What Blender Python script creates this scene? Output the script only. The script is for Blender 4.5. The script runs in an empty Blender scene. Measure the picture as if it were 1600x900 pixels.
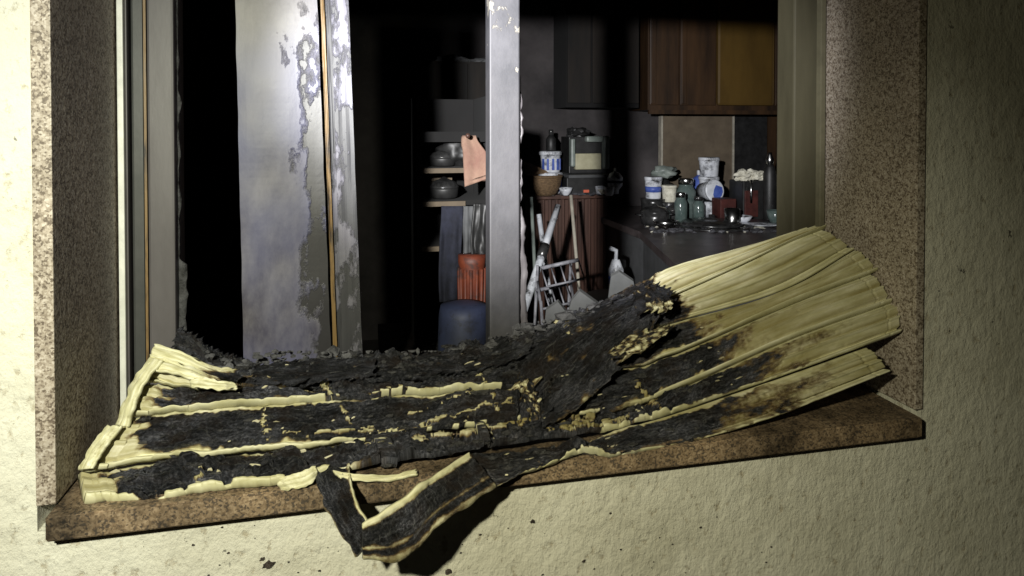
import bpy, bmesh, math, random
from mathutils import Vector, Matrix, noise
random.seed(7)
SC = bpy.context.scene
COL = SC.collection

# ------------------------------------------------------------------ camera
F_PX, YAW, PITCH, CYP = 1030.0, math.radians(12.5), math.radians(-1.0), 218.0
CAM = Vector((0.0, -1.0, 1.5))
cd = bpy.data.cameras.new('camera')
cam = bpy.data.objects.new('camera', cd); COL.objects.link(cam)
cam.location = CAM
cam.rotation_euler = (math.radians(90) + PITCH, 0, -YAW)
cd.sensor_width = 36.0
cd.lens = F_PX / 1600 * 36
cd.shift_y = (CYP - 450) / 1600
cd.clip_start = 0.02; cd.clip_end = 500
SC.camera = cam

# ------------------------------------------------------------------ world (night sky)
w = bpy.data.worlds.new('World'); SC.world = w; w.use_nodes = True
wn = w.node_tree.nodes; wl_ = w.node_tree.links
bg = wn['Background']
sky = wn.new('ShaderNodeTexSky'); sky.sky_type = 'NISHITA'; sky.sun_disc = False
sky.sun_elevation = math.radians(-4); sky.sun_rotation = math.radians(120)
wl_.new(sky.outputs['Color'], bg.inputs['Color']); bg.inputs['Strength'].default_value = 0.05

# ------------------------------------------------------------------ the hand torch, split into spots, plus one added fill
TORCH = Vector((-0.36, -1.05, 1.74))
def torch(name, target, power, color, cone, blend, radius=0.02):
    l = bpy.data.lights.new(name, 'SPOT'); o = bpy.data.objects.new(name, l); COL.objects.link(o)
    o.location = TORCH
    o.rotation_euler = (Vector(target) - TORCH).to_track_quat('-Z', 'Y').to_euler()
    l.energy = power; l.color = color; l.spot_size = math.radians(cone); l.spot_blend = blend
    l.shadow_soft_size = radius
    return o
torch('torch_beam', (-0.66, 0.0, 1.36), 36, (0.88, 0.97, 1.0), 88, 1.0)
torch('torch_spill', (-0.10, 0.0, 0.95), 84, (1.0, 0.955, 0.68), 104, 1.0)
torch('added_fill', (0.3, 0.0, 1.4), 8, (1.0, 0.92, 0.58), 165, 0.6)  # weak wide fill added so the right wall does not go black
torch('torch_core', (1.95, 3.4, 1.38), 760, (0.95, 0.95, 0.98), 42, 1.0, 0.03)

SC.view_settings.view_transform = 'Standard'; SC.view_settings.look = 'None'
SC.view_settings.exposure = 0.0; SC.view_settings.gamma = 1.0

# ------------------------------------------------------------------ projection helpers (pixels of the 1600x900 picture)
_cp, _sp = math.cos(PITCH), math.sin(PITCH)
FWD = Vector((math.sin(YAW) * _cp, math.cos(YAW) * _cp, _sp))
RGT = Vector((math.cos(YAW), -math.sin(YAW), 0))
UPV = RGT.cross(FWD)
def ray(px, py): return FWD + RGT * ((px - 800) / F_PX) + UPV * ((CYP - py) / F_PX)
def P(px, py, Y):
    r = ray(px, py); return CAM + r * ((Y - CAM.y) / r.y)
def G(px, py, z):
    r = ray(px, py); return CAM + r * ((z - CAM.z) / r.z)
def I(px, py, D): return CAM + ray(px, py) * D

# ------------------------------------------------------------------ materials
def ramp(nt, stops):
    r = nt.nodes.new('ShaderNodeValToRGB'); e = r.color_ramp.elements
    while len(e) < len(stops): e.new(0.5)
    for i, (p, c) in enumerate(stops):
        e[i].position = p; e[i].color = (c[0], c[1], c[2], 1) if not isinstance(c, (int, float)) else (c, c, c, 1)
    return r
def base_mat(name):
    m = bpy.data.materials.new(name); m.use_nodes = True
    return m, m.node_tree, m.node_tree.nodes['Principled BSDF']
def noise_node(nt, scale, detail=6, rough=0.6, stretch=None, coord='Object'):
    tc = nt.nodes.new('ShaderNodeTexCoord'); n = nt.nodes.new('ShaderNodeTexNoise')
    n.inputs['Scale'].default_value = scale; n.inputs['Detail'].default_value = detail; n.inputs['Roughness'].default_value = rough
    if stretch:
        mp = nt.nodes.new('ShaderNodeMapping'); mp.inputs['Scale'].default_value = stretch
        nt.links.new(tc.outputs[coord], mp.inputs['Vector']); nt.links.new(mp.outputs['Vector'], n.inputs['Vector'])
    else: nt.links.new(tc.outputs[coord], n.inputs['Vector'])
    return n
def bump(nt, bsdf, height, strength, dist=0.01, prev=None):
    b = nt.nodes.new('ShaderNodeBump'); b.inputs['Strength'].default_value = strength; b.inputs['Distance'].default_value = dist
    nt.links.new(height, b.inputs['Height'])
    if prev: nt.links.new(prev.outputs['Normal'], b.inputs['Normal'])
    nt.links.new(b.outputs['Normal'], bsdf.inputs['Normal']); return b
def mix(nt, fac, a, b, mode='MIX'):
    m = nt.nodes.new('ShaderNodeMix'); m.data_type = 'RGBA'; m.blend_type = mode
    for s, v in ((0, fac), (6, a), (7, b)):
        if hasattr(v, 'is_linked'): nt.links.new(v, m.inputs[s])
        elif s == 0: m.inputs[s].default_value = v
        else: m.inputs[s].default_value = (v[0], v[1], v[2], 1)
    return m.outputs[2]
def mathn(nt, op, a, b=None, clamp=False):
    m = nt.nodes.new('ShaderNodeMath'); m.operation = op; m.use_clamp = clamp
    for i, v in enumerate((a, b)):
        if v is None: continue
        if hasattr(v, 'is_linked'): nt.links.new(v, m.inputs[i])
        else: m.inputs[i].default_value = v
    return m.outputs[0]
def mottled(name, c0, c1, scale=8, rough=0.6, bstr=0.3, bdist=0.004, metal=0, stretch=None, lo=0.35, hi=0.65, soot=0.0, sootscale=4):
    m, nt, b = base_mat(name)
    n = noise_node(nt, scale, 8, 0.65, stretch); r = ramp(nt, [(lo, c0), (hi, c1)])
    nt.links.new(n.outputs['Fac'], r.inputs['Fac']); out = r.outputs['Color']
    if soot:
        n2 = noise_node(nt, sootscale, 7, 0.7); r2 = ramp(nt, [(0.30 + soot * 0.4, 1.0), (0.44 + soot * 0.4, 0.0)])
        nt.links.new(n2.outputs['Fac'], r2.inputs['Fac'])
        out = mix(nt, r2.outputs['Color'], out, (0.012, 0.011, 0.011))
    nt.links.new(out, b.inputs['Base Color'])
    b.inputs['Roughness'].default_value = rough; b.inputs['Metallic'].default_value = metal
    if bstr: bump(nt, b, n.outputs['Fac'], bstr, bdist)
    return m

M = {}
# stucco: pale lime render, pitted, with soot specks
m, nt, b = base_mat('stucco')
n1 = noise_node(nt, 4.0, 9, 0.7); r1 = ramp(nt, [(0.32, (0.47, 0.455, 0.375)), (0.5, (0.62, 0.605, 0.52)), (0.7, (0.70, 0.69, 0.61))]); nt.links.new(n1.outputs['Fac'], r1.inputs['Fac'])
n2 = noise_node(nt, 55, 6, 0.65, (1, 1, 0.75)); r2 = ramp(nt, [(0.33, 0.0), (0.43, 1.0)]); nt.links.new(n2.outputs['Fac'], r2.inputs['Fac'])
pit = mix(nt, r2.outputs['Color'], (0.44, 0.40, 0.31), r1.outputs['Color'])
n3 = noise_node(nt, 38, 4, 0.75, (1, 1, 0.8)); r3 = ramp(nt, [(0.64, 0.0), (0.67, 1.0)]); nt.links.new(n3.outputs['Fac'], r3.inputs['Fac'])
n5 = noise_node(nt, 2.3, 2, 0.5); r5 = ramp(nt, [(0.45, 0.0), (0.6, 0.9)]); nt.links.new(n5.outputs['Fac'], r5.inputs['Fac'])
fl = mathn(nt, 'MULTIPLY', r3.outputs['Color'], r5.outputs['Color'])
col = mix(nt, fl, pit, (0.035, 0.032, 0.028)); nt.links.new(col, b.inputs['Base Color'])
b.inputs['Roughness'].default_value = 0.9
n4 = noise_node(nt, 46, 8, 0.62, (1, 1, 0.75)); b1 = bump(nt, b, n4.outputs['Fac'], 0.62, 0.011); n6 = noise_node(nt, 170, 5, 0.7, (1, 1, 0.6)); b1 = bump(nt, b, n6.outputs['Fac'], 0.5, 0.004, b1)
bump(nt, b, r2.outputs['Color'], 0.35, 0.004, b1)
M['stucco'] = m

# brown granite of the surround
def granite(name, k, dark, g=1.0, h=1.0):
    m, nt, b = base_mat(name)
    n1 = noise_node(nt, 110, 5, 0.7); r1 = ramp(nt, [(0.36, (0.11 * k, 0.085 * k, 0.065 * k)), (0.42, (0.24 * k, 0.18 * k * g, 0.125 * k * g * h)), (0.56, (0.38 * k, 0.30 * k * g, 0.22 * k * g * h)), (0.72, (0.52 * k, 0.43 * k * g, 0.34 * k * g * h))])
    tcv = nt.nodes.new('ShaderNodeTexCoord'); vo = nt.nodes.new('ShaderNodeTexVoronoi'); vo.inputs['Scale'].default_value = 360; nt.links.new(tcv.outputs['Object'], vo.inputs['Vector'])
    sp = nt.nodes.new('ShaderNodeSeparateColor'); nt.links.new(vo.outputs['Color'], sp.inputs[0])
    gf = mathn(nt, 'ADD', mathn(nt, 'MULTIPLY', n1.outputs['Fac'], 00.67), mathn(nt, 'MULTIPLY', sp.outputs[0], 0.28)); nt.links.new(gf, r1.inputs['Fac'])
    n2 = noise_node(nt, 6, 6, 0.7); r2 = ramp(nt, [(0.36, (dark, dark, dark)), (0.62, (1, 1, 1))]); nt.links.new(n2.outputs['Fac'], r2.inputs['Fac'])
    col = mix(nt, 1.0, r1.outputs['Color'], r2.outputs['Color'], 'MULTIPLY')
    nt.links.new(col, b.inputs['Base Color']); b.inputs['Roughness'].default_value = 0.55
    n3 = noise_node(nt, 120, 4, 0.6); bump(nt, b, n3.outputs['Fac'], 0.25, 0.003)
    return m
M['granite'] = granite('granite', 1.12, 0.75, 1.10, 1.14)
M['granite_sill'] = granite('granite_sooty', 0.8, 0.12, 0.92, 0.88)

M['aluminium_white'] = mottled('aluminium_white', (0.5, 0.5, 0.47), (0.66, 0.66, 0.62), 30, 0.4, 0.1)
M['frame_dark'] = mottled('frame_dark', (0.03, 0.035, 0.035), (0.06, 0.065, 0.065), 25, 0.55, 0.2)
M['frame_grey'] = mottled('frame_grey', (0.03, 0.032, 0.031), (0.045, 0.046, 0.045), 12, 0.5, 0.2)
M['frame_mauve'] = mottled('frame_mauve', (0.06, 0.054, 0.057), (0.085, 0.078, 0.082), 14, 0.5, 0.2, stretch=(1, 1, 0.3))
M['gold'] = mottled('gold_seal', (0.02, 0.014, 0.01), (0.17, 0.105, 0.038), 40, 0.5, 0.4, stretch=(1, 1, 0.15), lo=0.38, hi=0.5)
M['frame_beige'] = mottled('frame_beige', (0.036, 0.032, 0.018), (0.062, 0.056, 0.033), 10, 0.55, 0.15, stretch=(1, 1, 0.2))
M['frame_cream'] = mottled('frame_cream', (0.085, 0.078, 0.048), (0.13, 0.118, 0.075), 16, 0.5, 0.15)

# burnt paint on aluminium: bare dark metal, peeling pale paint
def peeled(name, pale, pale2, dark, scale, lo, hi, stretch, rough, tint=None, side=None):
    m, nt, b = base_mat(name)
    n1 = noise_node(nt, scale, 9, 0.62, stretch)
    fac = n1.outputs['Fac']
    if side:
        tc = nt.nodes.new('ShaderNodeTexCoord'); sx = nt.nodes.new('ShaderNodeSeparateXYZ'); nt.links.new(tc.outputs['Generated'], sx.inputs[0])
        t = mathn(nt, 'MULTIPLY', mathn(nt, 'SUBTRACT', sx.outputs[side[0]], side[1]), side[2]); fac = mathn(nt, 'ADD', fac, t)
    r1 = ramp(nt, [(lo, 0.0), (hi, 1.0)]); nt.links.new(fac, r1.inputs['Fac'])
    n2 = noise_node(nt, scale * 0.55, 8, 0.66, stretch); r2 = ramp(nt, [(0.40, pale), (0.60, pale2)]); nt.links.new(n2.outputs['Fac'], r2.inputs['Fac'])
    pc = r2.outputs['Color']
    if tint:
        n3 = noise_node(nt, 3.4, 3, 0.5, (1, 1, .6)); r3 = ramp(nt, [(0.38, 0.0), (0.62, 1.0)]); nt.links.new(n3.outputs['Fac'], r3.inputs['Fac'])
        pc = mix(nt, r3.outputs['Color'], pc, tint)
    col = mix(nt, r1.outputs['Color'], pc, dark)
    nt.links.new(col, b.inputs['Base Color'])
    rr = nt.nodes.new('ShaderNodeMapRange'); nt.links.new(n2.outputs['Fac'], rr.inputs[0]); rr.inputs[3].default_value = rough; rr.inputs[4].default_value = rough + 0.25
    nt.links.new(rr.outputs[0], b.inputs['Roughness'])
    inv = mathn(nt, 'SUBTRACT', 1.0, r1.outputs['Color']); b1 = bump(nt, b, inv, 0.6, 0.002)
    n4 = noise_node(nt, scale * 3, 6, 0.6, stretch); bump(nt, b, n4.outputs['Fac'], 0.15, 0.003, b1)
    return m
M['sash_panel'] = peeled('sooted_glare_panel', (0.06, 0.054, 0.06), (0.22, 0.21, 0.22), (0.022, 0.021, 0.024), 12, 0.54, 0.60, (1, 1, 0.5), 0.32, (0.026, 0.034, 0.135), (0, 0.62, 0.42))  # pale clouds and blue-violet tint paint reflections over the soot
M['sash_stile'] = peeled('peeling_stile', (0.07, 0.07, 0.092), (0.12, 0.115, 0.14), (0.024, 0.024, 0.028), 15, 0.46, 0.50, (1, 1, 0.4), 0.42)
M['post'] = peeled('sooted_post', (0.024, 0.024, 0.028), (0.046, 0.045, 0.05), (0.15, 0.14, 0.12), 22, 0.585, 0.61, (1, 1, 0.7), 0.5, (0.033, 0.031, 0.033), (2, 0.80, 0.28))
M['black_edge'] = mottled('burnt_edge', (0.012, 0.012, 0.012), (0.06, 0.06, 0.065), 60, 0.7, 0.8, 0.01)

# shutter plastic: cream -> scorched brown -> char, driven by how far each point burned, plus painted ridge shade
m, nt, b = base_mat('burnt_plastic')
at = nt.nodes.new('ShaderNodeAttribute'); at.attribute_name = 'char'
av = nt.nodes.new('ShaderNodeAttribute'); av.attribute_name = 'slat_uv'
def uvnoise(scale, detail, rough, st):
    mp = nt.nodes.new('ShaderNodeMapping'); mp.inputs['Scale'].default_value = st; nt.links.new(av.outputs['Vector'], mp.inputs['Vector'])
    n = nt.nodes.new('ShaderNodeTexNoise'); n.inputs['Scale'].default_value = scale; n.inputs['Detail'].default_value = detail; n.inputs['Roughness'].default_value = rough
    nt.links.new(mp.outputs['Vector'], n.inputs['Vector']); return n
na = uvnoise(20, 8, 0.7, (0.5, 1, 1))
nb = uvnoise(9, 6, 0.6, (0.25, 1.2, 1))
j = mathn(nt, 'MULTIPLY', mathn(nt, 'SUBTRACT', na.outputs['Fac'], 0.5), 0.85)
c = mathn(nt, 'ADD', at.outputs['Fac'], j)
rc = ramp(nt, [(0.12, (0, 0, 0)), (0.48, (0.5, 0.5, 0.5)), (0.68, (1, 1, 1))]); nt.links.new(c, rc.inputs['Fac'])
rcream = ramp(nt, [(0.36, (0.34, 0.31, 0.16)), (0.46, (0.45, 0.43, 0.26)), (0.56, (0.54, 0.52, 0.35)), (0.68, (0.68, 0.66, 0.52))]); 
nst = uvnoise(26, 6, 0.7, (0.05, 1.5, 1)); fs = mathn(nt, 'ADD', mathn(nt, 'MULTIPLY', nb.outputs['Fac'], 0.75), mathn(nt, 'MULTIPLY', nst.outputs['Fac'], 0.28)); nt.links.new(fs, rcream.inputs['Fac'])
rchar = ramp(nt, [(0.42, (0.006, 0.006, 0.007)), (0.52, (0.026, 0.027, 0.032)), (0.60, (0.068, 0.069, 0.080)), (0.70, (0.20, 0.19, 0.195))]); 
ng = uvnoise(55, 8, 0.7, (0.6, 1, 1)); 
ng2 = uvnoise(30, 6, 0.7, (0.12, 1.3, 1)); nt.links.new(mathn(nt, 'ADD', mathn(nt, 'MULTIPLY', ng.outputs['Fac'], 0.6), mathn(nt, 'MULTIPLY', ng2.outputs['Fac'], 0.45)), rchar.inputs['Fac'])
nl1 = uvnoise(3.2, 5, 0.65, (0.6, 1, 1)); rl1 = ramp(nt, [(0.45, (1, 1, 1)), (0.62, (3.0, 3.0, 3.15))]); nt.links.new(nl1.outputs['Fac'], rl1.inputs['Fac'])
nl2 = uvnoise(4.5, 5, 0.65, (0.5, 1, 3)); rl2 = ramp(nt, [(0.50, 0.0), (0.66, 0.75)]); nt.links.new(nl2.outputs['Fac'], rl2.inputs['Fac'])
charcol = mix(nt, 1.0, rchar.outputs['Color'], rl1.outputs['Color'], 'MULTIPLY')
charcol = mix(nt, rl2.outputs['Color'], charcol, (0.035, 0.024, 0.018))
r_a = ramp(nt, [(0.0, 0.0), (0.55, 1.0)]); nt.links.new(rc.outputs['Color'], r_a.inputs['Fac'])
r_b = ramp(nt, [(0.5, 0.0), (0.95, 1.0)]); nt.links.new(rc.outputs['Color'], r_b.inputs['Fac'])
asc = nt.nodes.new('ShaderNodeAttribute'); asc.attribute_name = 'scorch_shade'
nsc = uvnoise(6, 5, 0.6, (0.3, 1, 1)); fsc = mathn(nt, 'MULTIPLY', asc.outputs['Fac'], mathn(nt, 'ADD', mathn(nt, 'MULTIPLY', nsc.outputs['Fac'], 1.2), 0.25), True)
ccol = mix(nt, fsc, rcream.outputs['Color'], (0.165, 0.13, 0.038))  # this brown carries real scorch and the painted ridge shade
col = mix(nt, r_a.outputs['Color'], ccol, (0.11, 0.07, 0.025))
col = mix(nt, r_b.outputs['Color'], col, charcol)
nt.links.new(col, b.inputs['Base Color'])
rr = nt.nodes.new('ShaderNodeMapRange'); nt.links.new(rc.outputs['Color'], rr.inputs[0]); rr.inputs[3].default_value = 0.5; rr.inputs[4].default_value = 0.33
nt.links.new(rr.outputs[0], b.inputs['Roughness'])
nbump = uvnoise(70, 8, 0.75, (0.45, 1, 1))
bs = nt.nodes.new('ShaderNodeBump'); bs.inputs['Distance'].default_value = 0.02
nt.links.new(nbump.outputs['Fac'], bs.inputs['Height']); 
rs = nt.nodes.new('ShaderNodeMapRange'); nt.links.new(rc.outputs['Color'], rs.inputs[0]); rs.inputs[3].default_value = 0.08; rs.inputs[4].default_value = 1.0
nt.links.new(rs.outputs[0], bs.inputs['Strength']); nt.links.new(bs.outputs['Normal'], b.inputs['Normal'])
M['slat'] = m
M['char'] = mottled('char', (0.01, 0.01, 0.011), (0.075, 0.073, 0.075), 60, 0.42, 1.0, 0.015, lo=0.35, hi=0.75)
M['ash'] = mottled('ash', (0.02, 0.02, 0.024), (0.10, 0.10, 0.11), 50, 0.8, 0.8, 0.01)
M['char_brown'] = mottled('char_brown', (0.012, 0.010, 0.009), (0.075, 0.058, 0.05), 44, 0.42, 1.0, 0.015, lo=0.35, hi=0.7)
M['tan'] = mottled('scorched_tan', (0.05, 0.03, 0.02), (0.52, 0.40, 0.27), 40, 0.5, 0.5, 0.006, lo=0.36, hi=0.5)
M['cream'] = mottled('cream_plastic', (0.45, 0.41, 0.26), (0.66, 0.62, 0.47), 40, 0.5, 0.3, 0.004)

# interior
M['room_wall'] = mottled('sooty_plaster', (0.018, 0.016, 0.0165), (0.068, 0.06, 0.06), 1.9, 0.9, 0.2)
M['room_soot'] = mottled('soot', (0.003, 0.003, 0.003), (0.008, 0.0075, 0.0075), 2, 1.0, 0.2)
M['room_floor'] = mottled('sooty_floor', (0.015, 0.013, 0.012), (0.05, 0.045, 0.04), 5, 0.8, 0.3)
M['worktop'] = mottled('worktop', (0.03, 0.025, 0.025), (0.09, 0.075, 0.075), 14, 0.35, 0.2)
M['steel'] = mottled('steel', (0.25, 0.25, 0.25), (0.6, 0.6, 0.58), 30, 0.25, 0.1, metal=1)
M['steel_dark'] = mottled('blackened_steel', (0.02, 0.02, 0.02), (0.09, 0.09, 0.09), 20, 0.25, 0.1, metal=0.6)
M['black'] = mottled('black_plastic', (0.006, 0.006, 0.006), (0.018, 0.018, 0.018), 20, 0.5, 0.1)
M['brown_wood'] = mottled('dark_wood', (0.028, 0.013, 0.009), (0.085, 0.04, 0.027), 9, 0.5, 0.2, stretch=(1, 1, 0.2))
M['cab_wood'] = mottled('cabinet_wood', (0.012, 0.006, 0.0025), (0.055, 0.027, 0.010), 8, 0.5, 0.2, stretch=(1, 1, 0.12))
M['burnt_wood'] = mottled('burnt_wood', (0.004, 0.0035, 0.003), (0.014, 0.010, 0.007), 9, 0.9, 0.3, stretch=(1, 1, 0.15))
M['cab_yellow'] = mottled('varnished_wood', (0.055, 0.032, 0.008), (0.10, 0.058, 0.013), 3, 0.4, 0.1, stretch=(1, 1, 0.3))
M['board'] = mottled('brown_board', (0.075, 0.056, 0.036), (0.13, 0.10, 0.066), 6, 0.8, 0.2)
M['pale_edge'] = mottled('pale_edge', (0.25, 0.23, 0.19), (0.4, 0.37, 0.3), 20, 0.6, 0.1)
M['white_plastic'] = mottled('sooty_white_plastic', (0.46, 0.48, 0.52), (0.68, 0.70, 0.74), 14, 0.4, 0.1, soot=0.12, sootscale=11)
M['blue_print'] = mottled('blue_print', (0.03, 0.06, 0.28), (0.08, 0.13, 0.42), 20, 0.5, 0.0)
M['blue'] = mottled('blue_plastic', (0.022, 0.028, 0.058), (0.042, 0.054, 0.115), 10, 0.6, 0.2, soot=0.12, sootscale=14)
M['navy'] = mottled('navy_cloth', (0.005, 0.006, 0.012), (0.014, 0.016, 0.03), 25, 0.9, 0.4, 0.01)
M['orange'] = mottled('orange_plastic', (0.085, 0.014, 0.005), (0.15, 0.032, 0.011), 12, 0.6, 0.2, soot=0.2, sootscale=9)
M['peach'] = mottled('peach_cloth', (0.17, 0.09, 0.068), (0.24, 0.155, 0.11), 12, 0.95, 0.5, 0.01, soot=0)
M['glass_green'] = mottled('green_glass', (0.05, 0.075, 0.07), (0.11, 0.14, 0.13), 20, 0.12, 0.0)
M['pale_green'] = mottled('pale_green_enamel', (0.13, 0.155, 0.14), (0.23, 0.26, 0.235), 10, 0.45, 0.1)
M['cream_screen'] = mottled('cream_panel', (0.30, 0.28, 0.18), (0.42, 0.40, 0.27), 10, 0.5, 0.1)
M['wicker'] = mottled('wicker', (0.07, 0.042, 0.02), (0.20, 0.125, 0.06), 60, 0.8, 0.8, 0.01, stretch=(1, 1, 3))
M['grey_slab'] = mottled('grey_board', (0.045, 0.047, 0.048), (0.075, 0.077, 0.08), 10, 0.8, 0.2)
M['dark_red'] = mottled('dark_red', (0.03, 0.008, 0.007), (0.075, 0.02, 0.016), 15, 0.5, 0.1)
M['rack_grey'] = mottled('sooty_white_wire', (0.12, 0.12, 0.135), (0.32, 0.32, 0.35), 20, 0.5, 0.1)
M['paper'] = mottled('crumpled_paper', (0.42, 0.40, 0.32), (0.68, 0.66, 0.55), 30, 0.9, 0.5, 0.01)
M['red_plastic'] = mottled('red_orange_button', (0.5, 0.1, 0.05), (0.6, 0.15, 0.08), 10, 0.5, 0)
M['pink'] = mottled('pink_cloth', (0.12, 0.05, 0.08), (0.2, 0.09, 0.13), 20, 0.9, 0.2)
M['ground'] = mottled('paving_ground', (0.04, 0.04, 0.038), (0.09, 0.085, 0.08), 4, 0.9, 0.4)

# ------------------------------------------------------------------ object helpers
WLOC = {}
def finish(name, bm, mat, parent=None, loc=None, smooth=False, recalc=True):
    """bm holds world coordinates; origin goes to loc (or the parent's)."""
    org = Vector(loc) if loc is not None else (WLOC[parent.name] if parent else Vector((0, 0, 0)))
    if recalc: bmesh.ops.recalc_face_normals(bm, faces=bm.faces)
    for v in bm.verts: v.co -= org
    me = bpy.data.meshes.new(name); bm.to_mesh(me); bm.free()
    if smooth:
        for p in me.polygons: p.use_smooth = True
    me.materials.append(mat if not isinstance(mat, str) else M[mat])
    o = bpy.data.objects.new(name, me); COL.objects.link(o)
    if parent: o.parent = parent; o.location = org - WLOC[parent.name]
    else: o.location = org
    WLOC[o.name] = org
    return o
def tag(o, label, cat, group=None):
    o['label'] = label; o['category'] = cat
    if group: o['group'] = group
    return o
def thing(name, label, cat, loc, group=None):
    o = bpy.data.objects.new(name, None); COL.objects.link(o); o.location = loc; o.empty_display_size = 0.05
    WLOC[o.name] = Vector(loc); return tag(o, label, cat, group)
def struct(o): o['kind'] = 'structure'; return o
def stuff(o): o['kind'] = 'stuff'; return o
def bm_box(bm, lo, hi, bevel=0.0):
    a, b_ = Vector(lo), Vector(hi)
    r = bmesh.ops.create_cube(bm, size=1, matrix=Matrix.Translation((a + b_) / 2) @ Matrix.Diagonal((*(b_ - a), 1)))
    if bevel:
        es = list({e for v in r['verts'] for e in v.link_edges})
        bmesh.ops.bevel(bm, geom=es, offset=bevel, segments=2, affect='EDGES', profile=0.6)
def box(name, lo, hi, mat, parent=None, loc=None, bevel=0.0):
    bm = bmesh.new(); bm_box(bm, lo, hi, bevel); return finish(name, bm, mat, parent, loc)
def bm_prism(bm, pts, d):
    """pts: 3D polygon, extruded by vector d."""
    d = Vector(d); n = len(pts)
    a = [bm.verts.new(Vector(p)) for p in pts]; b_ = [bm.verts.new(Vector(p) + d) for p in pts]
    bm.faces.new(a); bm.faces.new(b_[::-1])
    for i in range(n): bm.faces.new((a[i], b_[i], b_[(i + 1) % n], a[(i + 1) % n]))
def prism(name, pts, d, mat, parent=None, loc=None):
    bm = bmesh.new(); bm_prism(bm, pts, d); return finish(name, bm, mat, parent, loc)
def bm_tube(bm, pts, r, seg=8):
    pts = [Vector(p) for p in pts]; rings = []
    for i, p in enumerate(pts):
        t = (pts[min(i + 1, len(pts) - 1)] - pts[max(i - 1, 0)]).normalized()
        s = t.cross(Vector((0.13, 0.2, 0.97))).normalized() if abs(t.z) < 0.9 else t.cross(Vector((1, 0.1, 0))).normalized()
        u = t.cross(s); rr = r[i] if isinstance(r, (list, tuple)) else r
        rings.append([bm.verts.new(p + (s * math.cos(a) + u * math.sin(a)) * rr) for a in (2 * math.pi * k / seg for k in range(seg))])
    for a, b_ in zip(rings, rings[1:]):
        for k in range(seg): bm.faces.new((a[k], a[(k + 1) % seg], b_[(k + 1) % seg], b_[k]))
    bm.faces.new(rings[0][::-1]); bm.faces.new(rings[-1])
def tube(name, pts, r, mat, parent=None, loc=None, seg=8):
    bm = bmesh.new(); bm_tube(bm, pts, r, seg); return finish(name, bm, mat, parent, loc, smooth=True)
def lathe(name, prof, mat, base, parent=None, seg=28, mtx=None, loc=None):
    bm = bmesh.new(); rings = []; base = Vector(base)
    for r, z in prof:
        ring = []
        for k in range(seg):
            a = 2 * math.pi * k / seg; v = Vector((r * math.cos(a), r * math.sin(a), z))
            if mtx is not None: v = mtx @ v
            ring.append(bm.verts.new(base + v))
        rings.append(ring)
    for a, b_ in zip(rings, rings[1:]):
        for k in range(seg): bm.faces.new((a[k], a[(k + 1) % seg], b_[(k + 1) % seg], b_[k]))
    bm.faces.new(rings[0][::-1]); bm.faces.new(rings[-1])
    return finish(name, bm, mat, parent, base if (loc is None and parent is None) else loc, smooth=True)
def sheet(name, rows, thick, mat, parent=None, loc=None, smooth=True, jag=0.0):
    """rows: grid of points, thickened."""
    bm = bmesh.new(); R, Cn = len(rows), len(rows[0])
    g = [[Vector(p) for p in r] for r in rows]
    def nrm(i, j_):
        du = g[min(i + 1, R - 1)][j_] - g[max(i - 1, 0)][j_]; dv = g[i][min(j_ + 1, Cn - 1)] - g[i][max(j_ - 1, 0)]
        n = du.cross(dv); return n.normalized() if n.length > 1e-9 else Vector((0, -1, 0))
    A = [[None] * Cn for _ in range(R)]; B = [[None] * Cn for _ in range(R)]
    for i in range(R):
        for j_ in range(Cn):
            n = nrm(i, j_) * thick / 2; A[i][j_] = bm.verts.new(g[i][j_] + n); B[i][j_] = bm.verts.new(g[i][j_] - n)
    for i in range(R - 1):
        for j_ in range(Cn - 1):
            bm.faces.new((A[i][j_], A[i + 1][j_], A[i + 1][j_ + 1], A[i][j_ + 1])); bm.faces.new((B[i][j_], B[i][j_ + 1], B[i + 1][j_ + 1], B[i + 1][j_]))
    for i in range(R - 1):
        for j_ in (0, Cn - 1): bm.faces.new((A[i][j_], B[i][j_], B[i + 1][j_], A[i + 1][j_]))
    for j_ in range(Cn - 1):
        for i in (0, R - 1): bm.faces.new((A[i][j_], A[i][j_ + 1], B[i][j_ + 1], B[i][j_]))
    return finish(name, bm, mat, parent, loc, smooth=smooth)
def lump(bm, c, s, seed, squash=(1, 1, 1), sub=2, amp=0.35):
    r = bmesh.ops.create_icosphere(bm, subdivisions=sub, radius=1)
    for v in r['verts']:
        n = v.co.normalized(); k = 1 + amp * noise.noise(n * 1.7 + Vector((seed * 3.1, seed, -seed))) * 1.6 + amp * 0.5 * noise.noise(n * 4.3 + Vector((seed, 9, seed * 2)))
        v.co = Vector(c) + Vector((n.x * squash[0], n.y * squash[1], n.z * squash[2])) * s * k
def crom(pts, n):
    """resample a polyline of vectors smoothly to n points by length."""
    pts = [Vector(p) for p in pts]; dense = []
    ext = [pts[0] * 2 - pts[1]] + pts + [pts[-1] * 2 - pts[-2]]
    for i in range(len(pts) - 1):
        p0, p1, p2, p3 = ext[i:i + 4]
        for k in range(24):
            t = k / 24
            dense.append(0.5 * ((2 * p1) + (p2 - p0) * t + (2 * p0 - 5 * p1 + 4 * p2 - p3) * t * t + (3 * p1 - p0 - 3 * p2 + p3) * t ** 3))
    dense.append(pts[-1]); L = [0]
    for a, b_ in zip(dense, dense[1:]): L.append(L[-1] + (b_ - a).length)
    out = []; k = 0
    for i in range(n):
        s = L[-1] * i / (n - 1)
        while k < len(L) - 2 and L[k + 1] < s: k += 1
        t = (s - L[k]) / max(1e-9, L[k + 1] - L[k]); out.append(dense[k].lerp(dense[k + 1], t))
    return out
def sst(a, b_, x):
    t = max(0, min(1, (x - a) / (b_ - a))); return t * t * (3 - 2 * t)

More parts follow.
